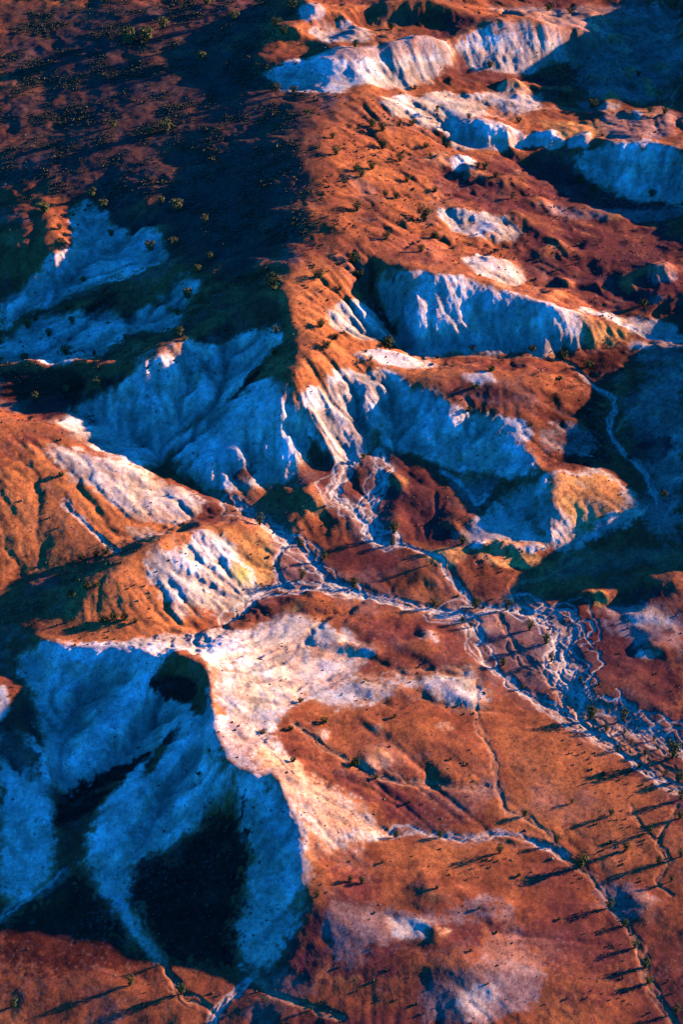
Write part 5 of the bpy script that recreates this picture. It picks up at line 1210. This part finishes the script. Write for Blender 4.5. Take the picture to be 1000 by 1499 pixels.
for kind, stand, spots in PLANTS:
    big = max(s[2] for s in spots)
    for n, (x, y, w) in enumerate(spots):
        o = bpy.data.objects.new(kind, None); scene.collection.objects.link(o); o.empty_display_size = .3
        o.location = (x, y, ground_z(x, y) - .02); o.rotation_euler = (0, 0, prng.uniform(0, 6.28))
        hs = w * prng.uniform(.95, 1.35); o.scale = (w, w, hs)
        stem, crown = FORMS[kind][(n * 3 + len(stand)) % len(FORMS[kind])]
        for nm, me in (('trunk', stem), ('crown', crown)):
            c = bpy.data.objects.new(nm, me); scene.collection.objects.link(c); c.parent = o
        if len(spots) == 1: lab = LOOK[kind] + ' ' + stand
        elif w == big and sum(s[2] == big for s in spots) == 1: lab = 'largest ' + LOOK[kind] + ' ' + stand
        else:
            e = len(spots) - 1 - n
            pos = 'leftmost' if n == 0 else 'rightmost' if e == 0 else ORD[n] + ' from left' if n <= e else ORD[e] + ' from right'
            lab = LOOK[kind] + ' ' + stand + ', ' + pos
        tag(o, lab, CATS[kind], 'desert bushes ' + stand if len(spots) > 1 else None)

# ------------------------------------------------------------------ low ground cover and loose stones, far too many to count
def scatter(name, pts, tmpl_v, tmpl_f, sizes, turn, squash, mats):
    n = len(pts); tv = np.array(tmpl_v, F4); tf = np.array(tmpl_f, np.int32); nv = len(tv)
    c, s = np.cos(turn)[:, None], np.sin(turn)[:, None]
    X = (tv[None, :, 0] * c - tv[None, :, 1] * s) * sizes[:, None] + pts[:, 0:1]
    Y = (tv[None, :, 0] * s + tv[None, :, 1] * c) * sizes[:, None] + pts[:, 1:2]
    Zz = tv[None, :, 2] * (sizes * squash)[:, None] + pts[:, 2:3]
    verts = np.stack([X, Y, Zz], 2).reshape(-1, 3)
    faces = (tf[None] + (np.arange(n) * nv)[:, None, None]).reshape(-1, tf.shape[1])
    me = bpy.data.meshes.new(name); k = tf.shape[1]
    me.vertices.add(len(verts)); me.vertices.foreach_set('co', verts.ravel().astype(F4))
    me.loops.add(faces.size); me.loops.foreach_set('vertex_index', faces.ravel().astype(np.int32))
    me.polygons.add(len(faces)); me.polygons.foreach_set('loop_start', np.arange(0, faces.size, k, dtype=np.int32))
    me.update(calc_edges=True); me.materials.append(mats)
    o = bpy.data.objects.new(name, me); scene.collection.objects.link(o)
    return o
ar = np.random.RandomState(11)
def pick(n, weight):
    """vertices of the dense sheet chosen by weight (per square metre)"""
    area = np.repeat(np.gradient(V)[:, None], NU, 1).ravel() * (np.gradient(U)[None] * SC[:, None]).ravel()
    w = weight * area; w[(far > .2)] = 0; w = w / w.sum()
    k = ar.choice(N, n, p=w)
    return np.stack([GX[k] + ar.uniform(-.2, .2, n), GY[k] + ar.uniform(-.2, .2, n), z[k]], 1), k
# tuft: seven leaning leaf blades
tv, tf = [], []
for q in range(9):
    a = q * 2.399; r = .5 * ((q + .5) / 9) ** .5; lx, ly = math.cos(a), math.sin(a); b0 = len(tv)
    cx, cy = lx * r * .55, ly * r * .55
    tv += [(cx - ly * .17, cy + lx * .17, -.04), (cx + ly * .17, cy - lx * .17, -.04), (cx + lx * .22 + ly * .12, cy + ly * .22 - lx * .12, .5 + .12 * (q % 3)), (cx + lx * .22 - ly * .12, cy + ly * .22 + lx * .12, .42 + .12 * (q % 2))]
    tf.append((b0, b0 + 1, b0 + 2, b0 + 3))
plateau = np.zeros(N, F4)
for (cls, wgt, poly) in COVER:
    k, c = soft_inside(poly, GX, GY, w1x, w1y, 8)
    if c is not None: plateau[k] = np.maximum(plateau[k], c * wgt)
dens = plateau * smooth(-.15, .35, fbm(GX, GY, 14, 4, 401, .6)) ** 1.5 + .03 * smooth(-.1, .4, fbm(GX, GY, 30, 3, 403)) * (1 - white)
n = 28000
P_, k_ = pick(n, dens)
sc_ = scatter('ground_cover', P_, tv, tf, ar.gamma(3, .13, n) + .18, ar.uniform(0, 6.28, n), .62, MAT_LEAF[2])
tag(sc_, 'low grey green saltbush scrub dotted over the plateau and slopes', 'ground cover', kind='stuff')
# stones
mr_, t, b = new_mat('stone')
gN = t.nodes.new('ShaderNodeNewGeometry'); rp = t.nodes.new('ShaderNodeValToRGB')
rp.color_ramp.elements[0].color = (.12, .045, .028, 1); rp.color_ramp.elements[1].color = (.30, .19, .14, 1)
t.links.new(gN.outputs['Random Per Island'], rp.inputs[0]); t.links.new(rp.outputs[0], b.inputs['Base Color'])
rv = [(0, 0, .55), (.5, .1, .1), (.1, .48, .16), (-.46, .14, .05), (-.1, -.5, .12), (.3, -.3, .3), (0, 0, -.2)]
rf = [(0, 1, 2), (0, 2, 3), (0, 3, 4), (0, 4, 5), (0, 5, 1), (5, 4, 1), (6, 2, 1), (6, 3, 2), (6, 4, 3), (6, 1, 4)]
n = 9000
P_, k_ = pick(n, (.15 + white) * smooth(.05, .45, slope) * smooth(-.1, .4, fbm(GX, GY, 12, 3, 411)) + .05)
st_ = scatter('rubble', P_, rv, rf, ar.gamma(2.0, .12, n) + .12, ar.uniform(0, 6.28, n), ar.uniform(.6, 1.1, n), mr_)
tag(st_, 'loose stones and clods strewn on the eroded clay slopes', 'rubble', kind='stuff')
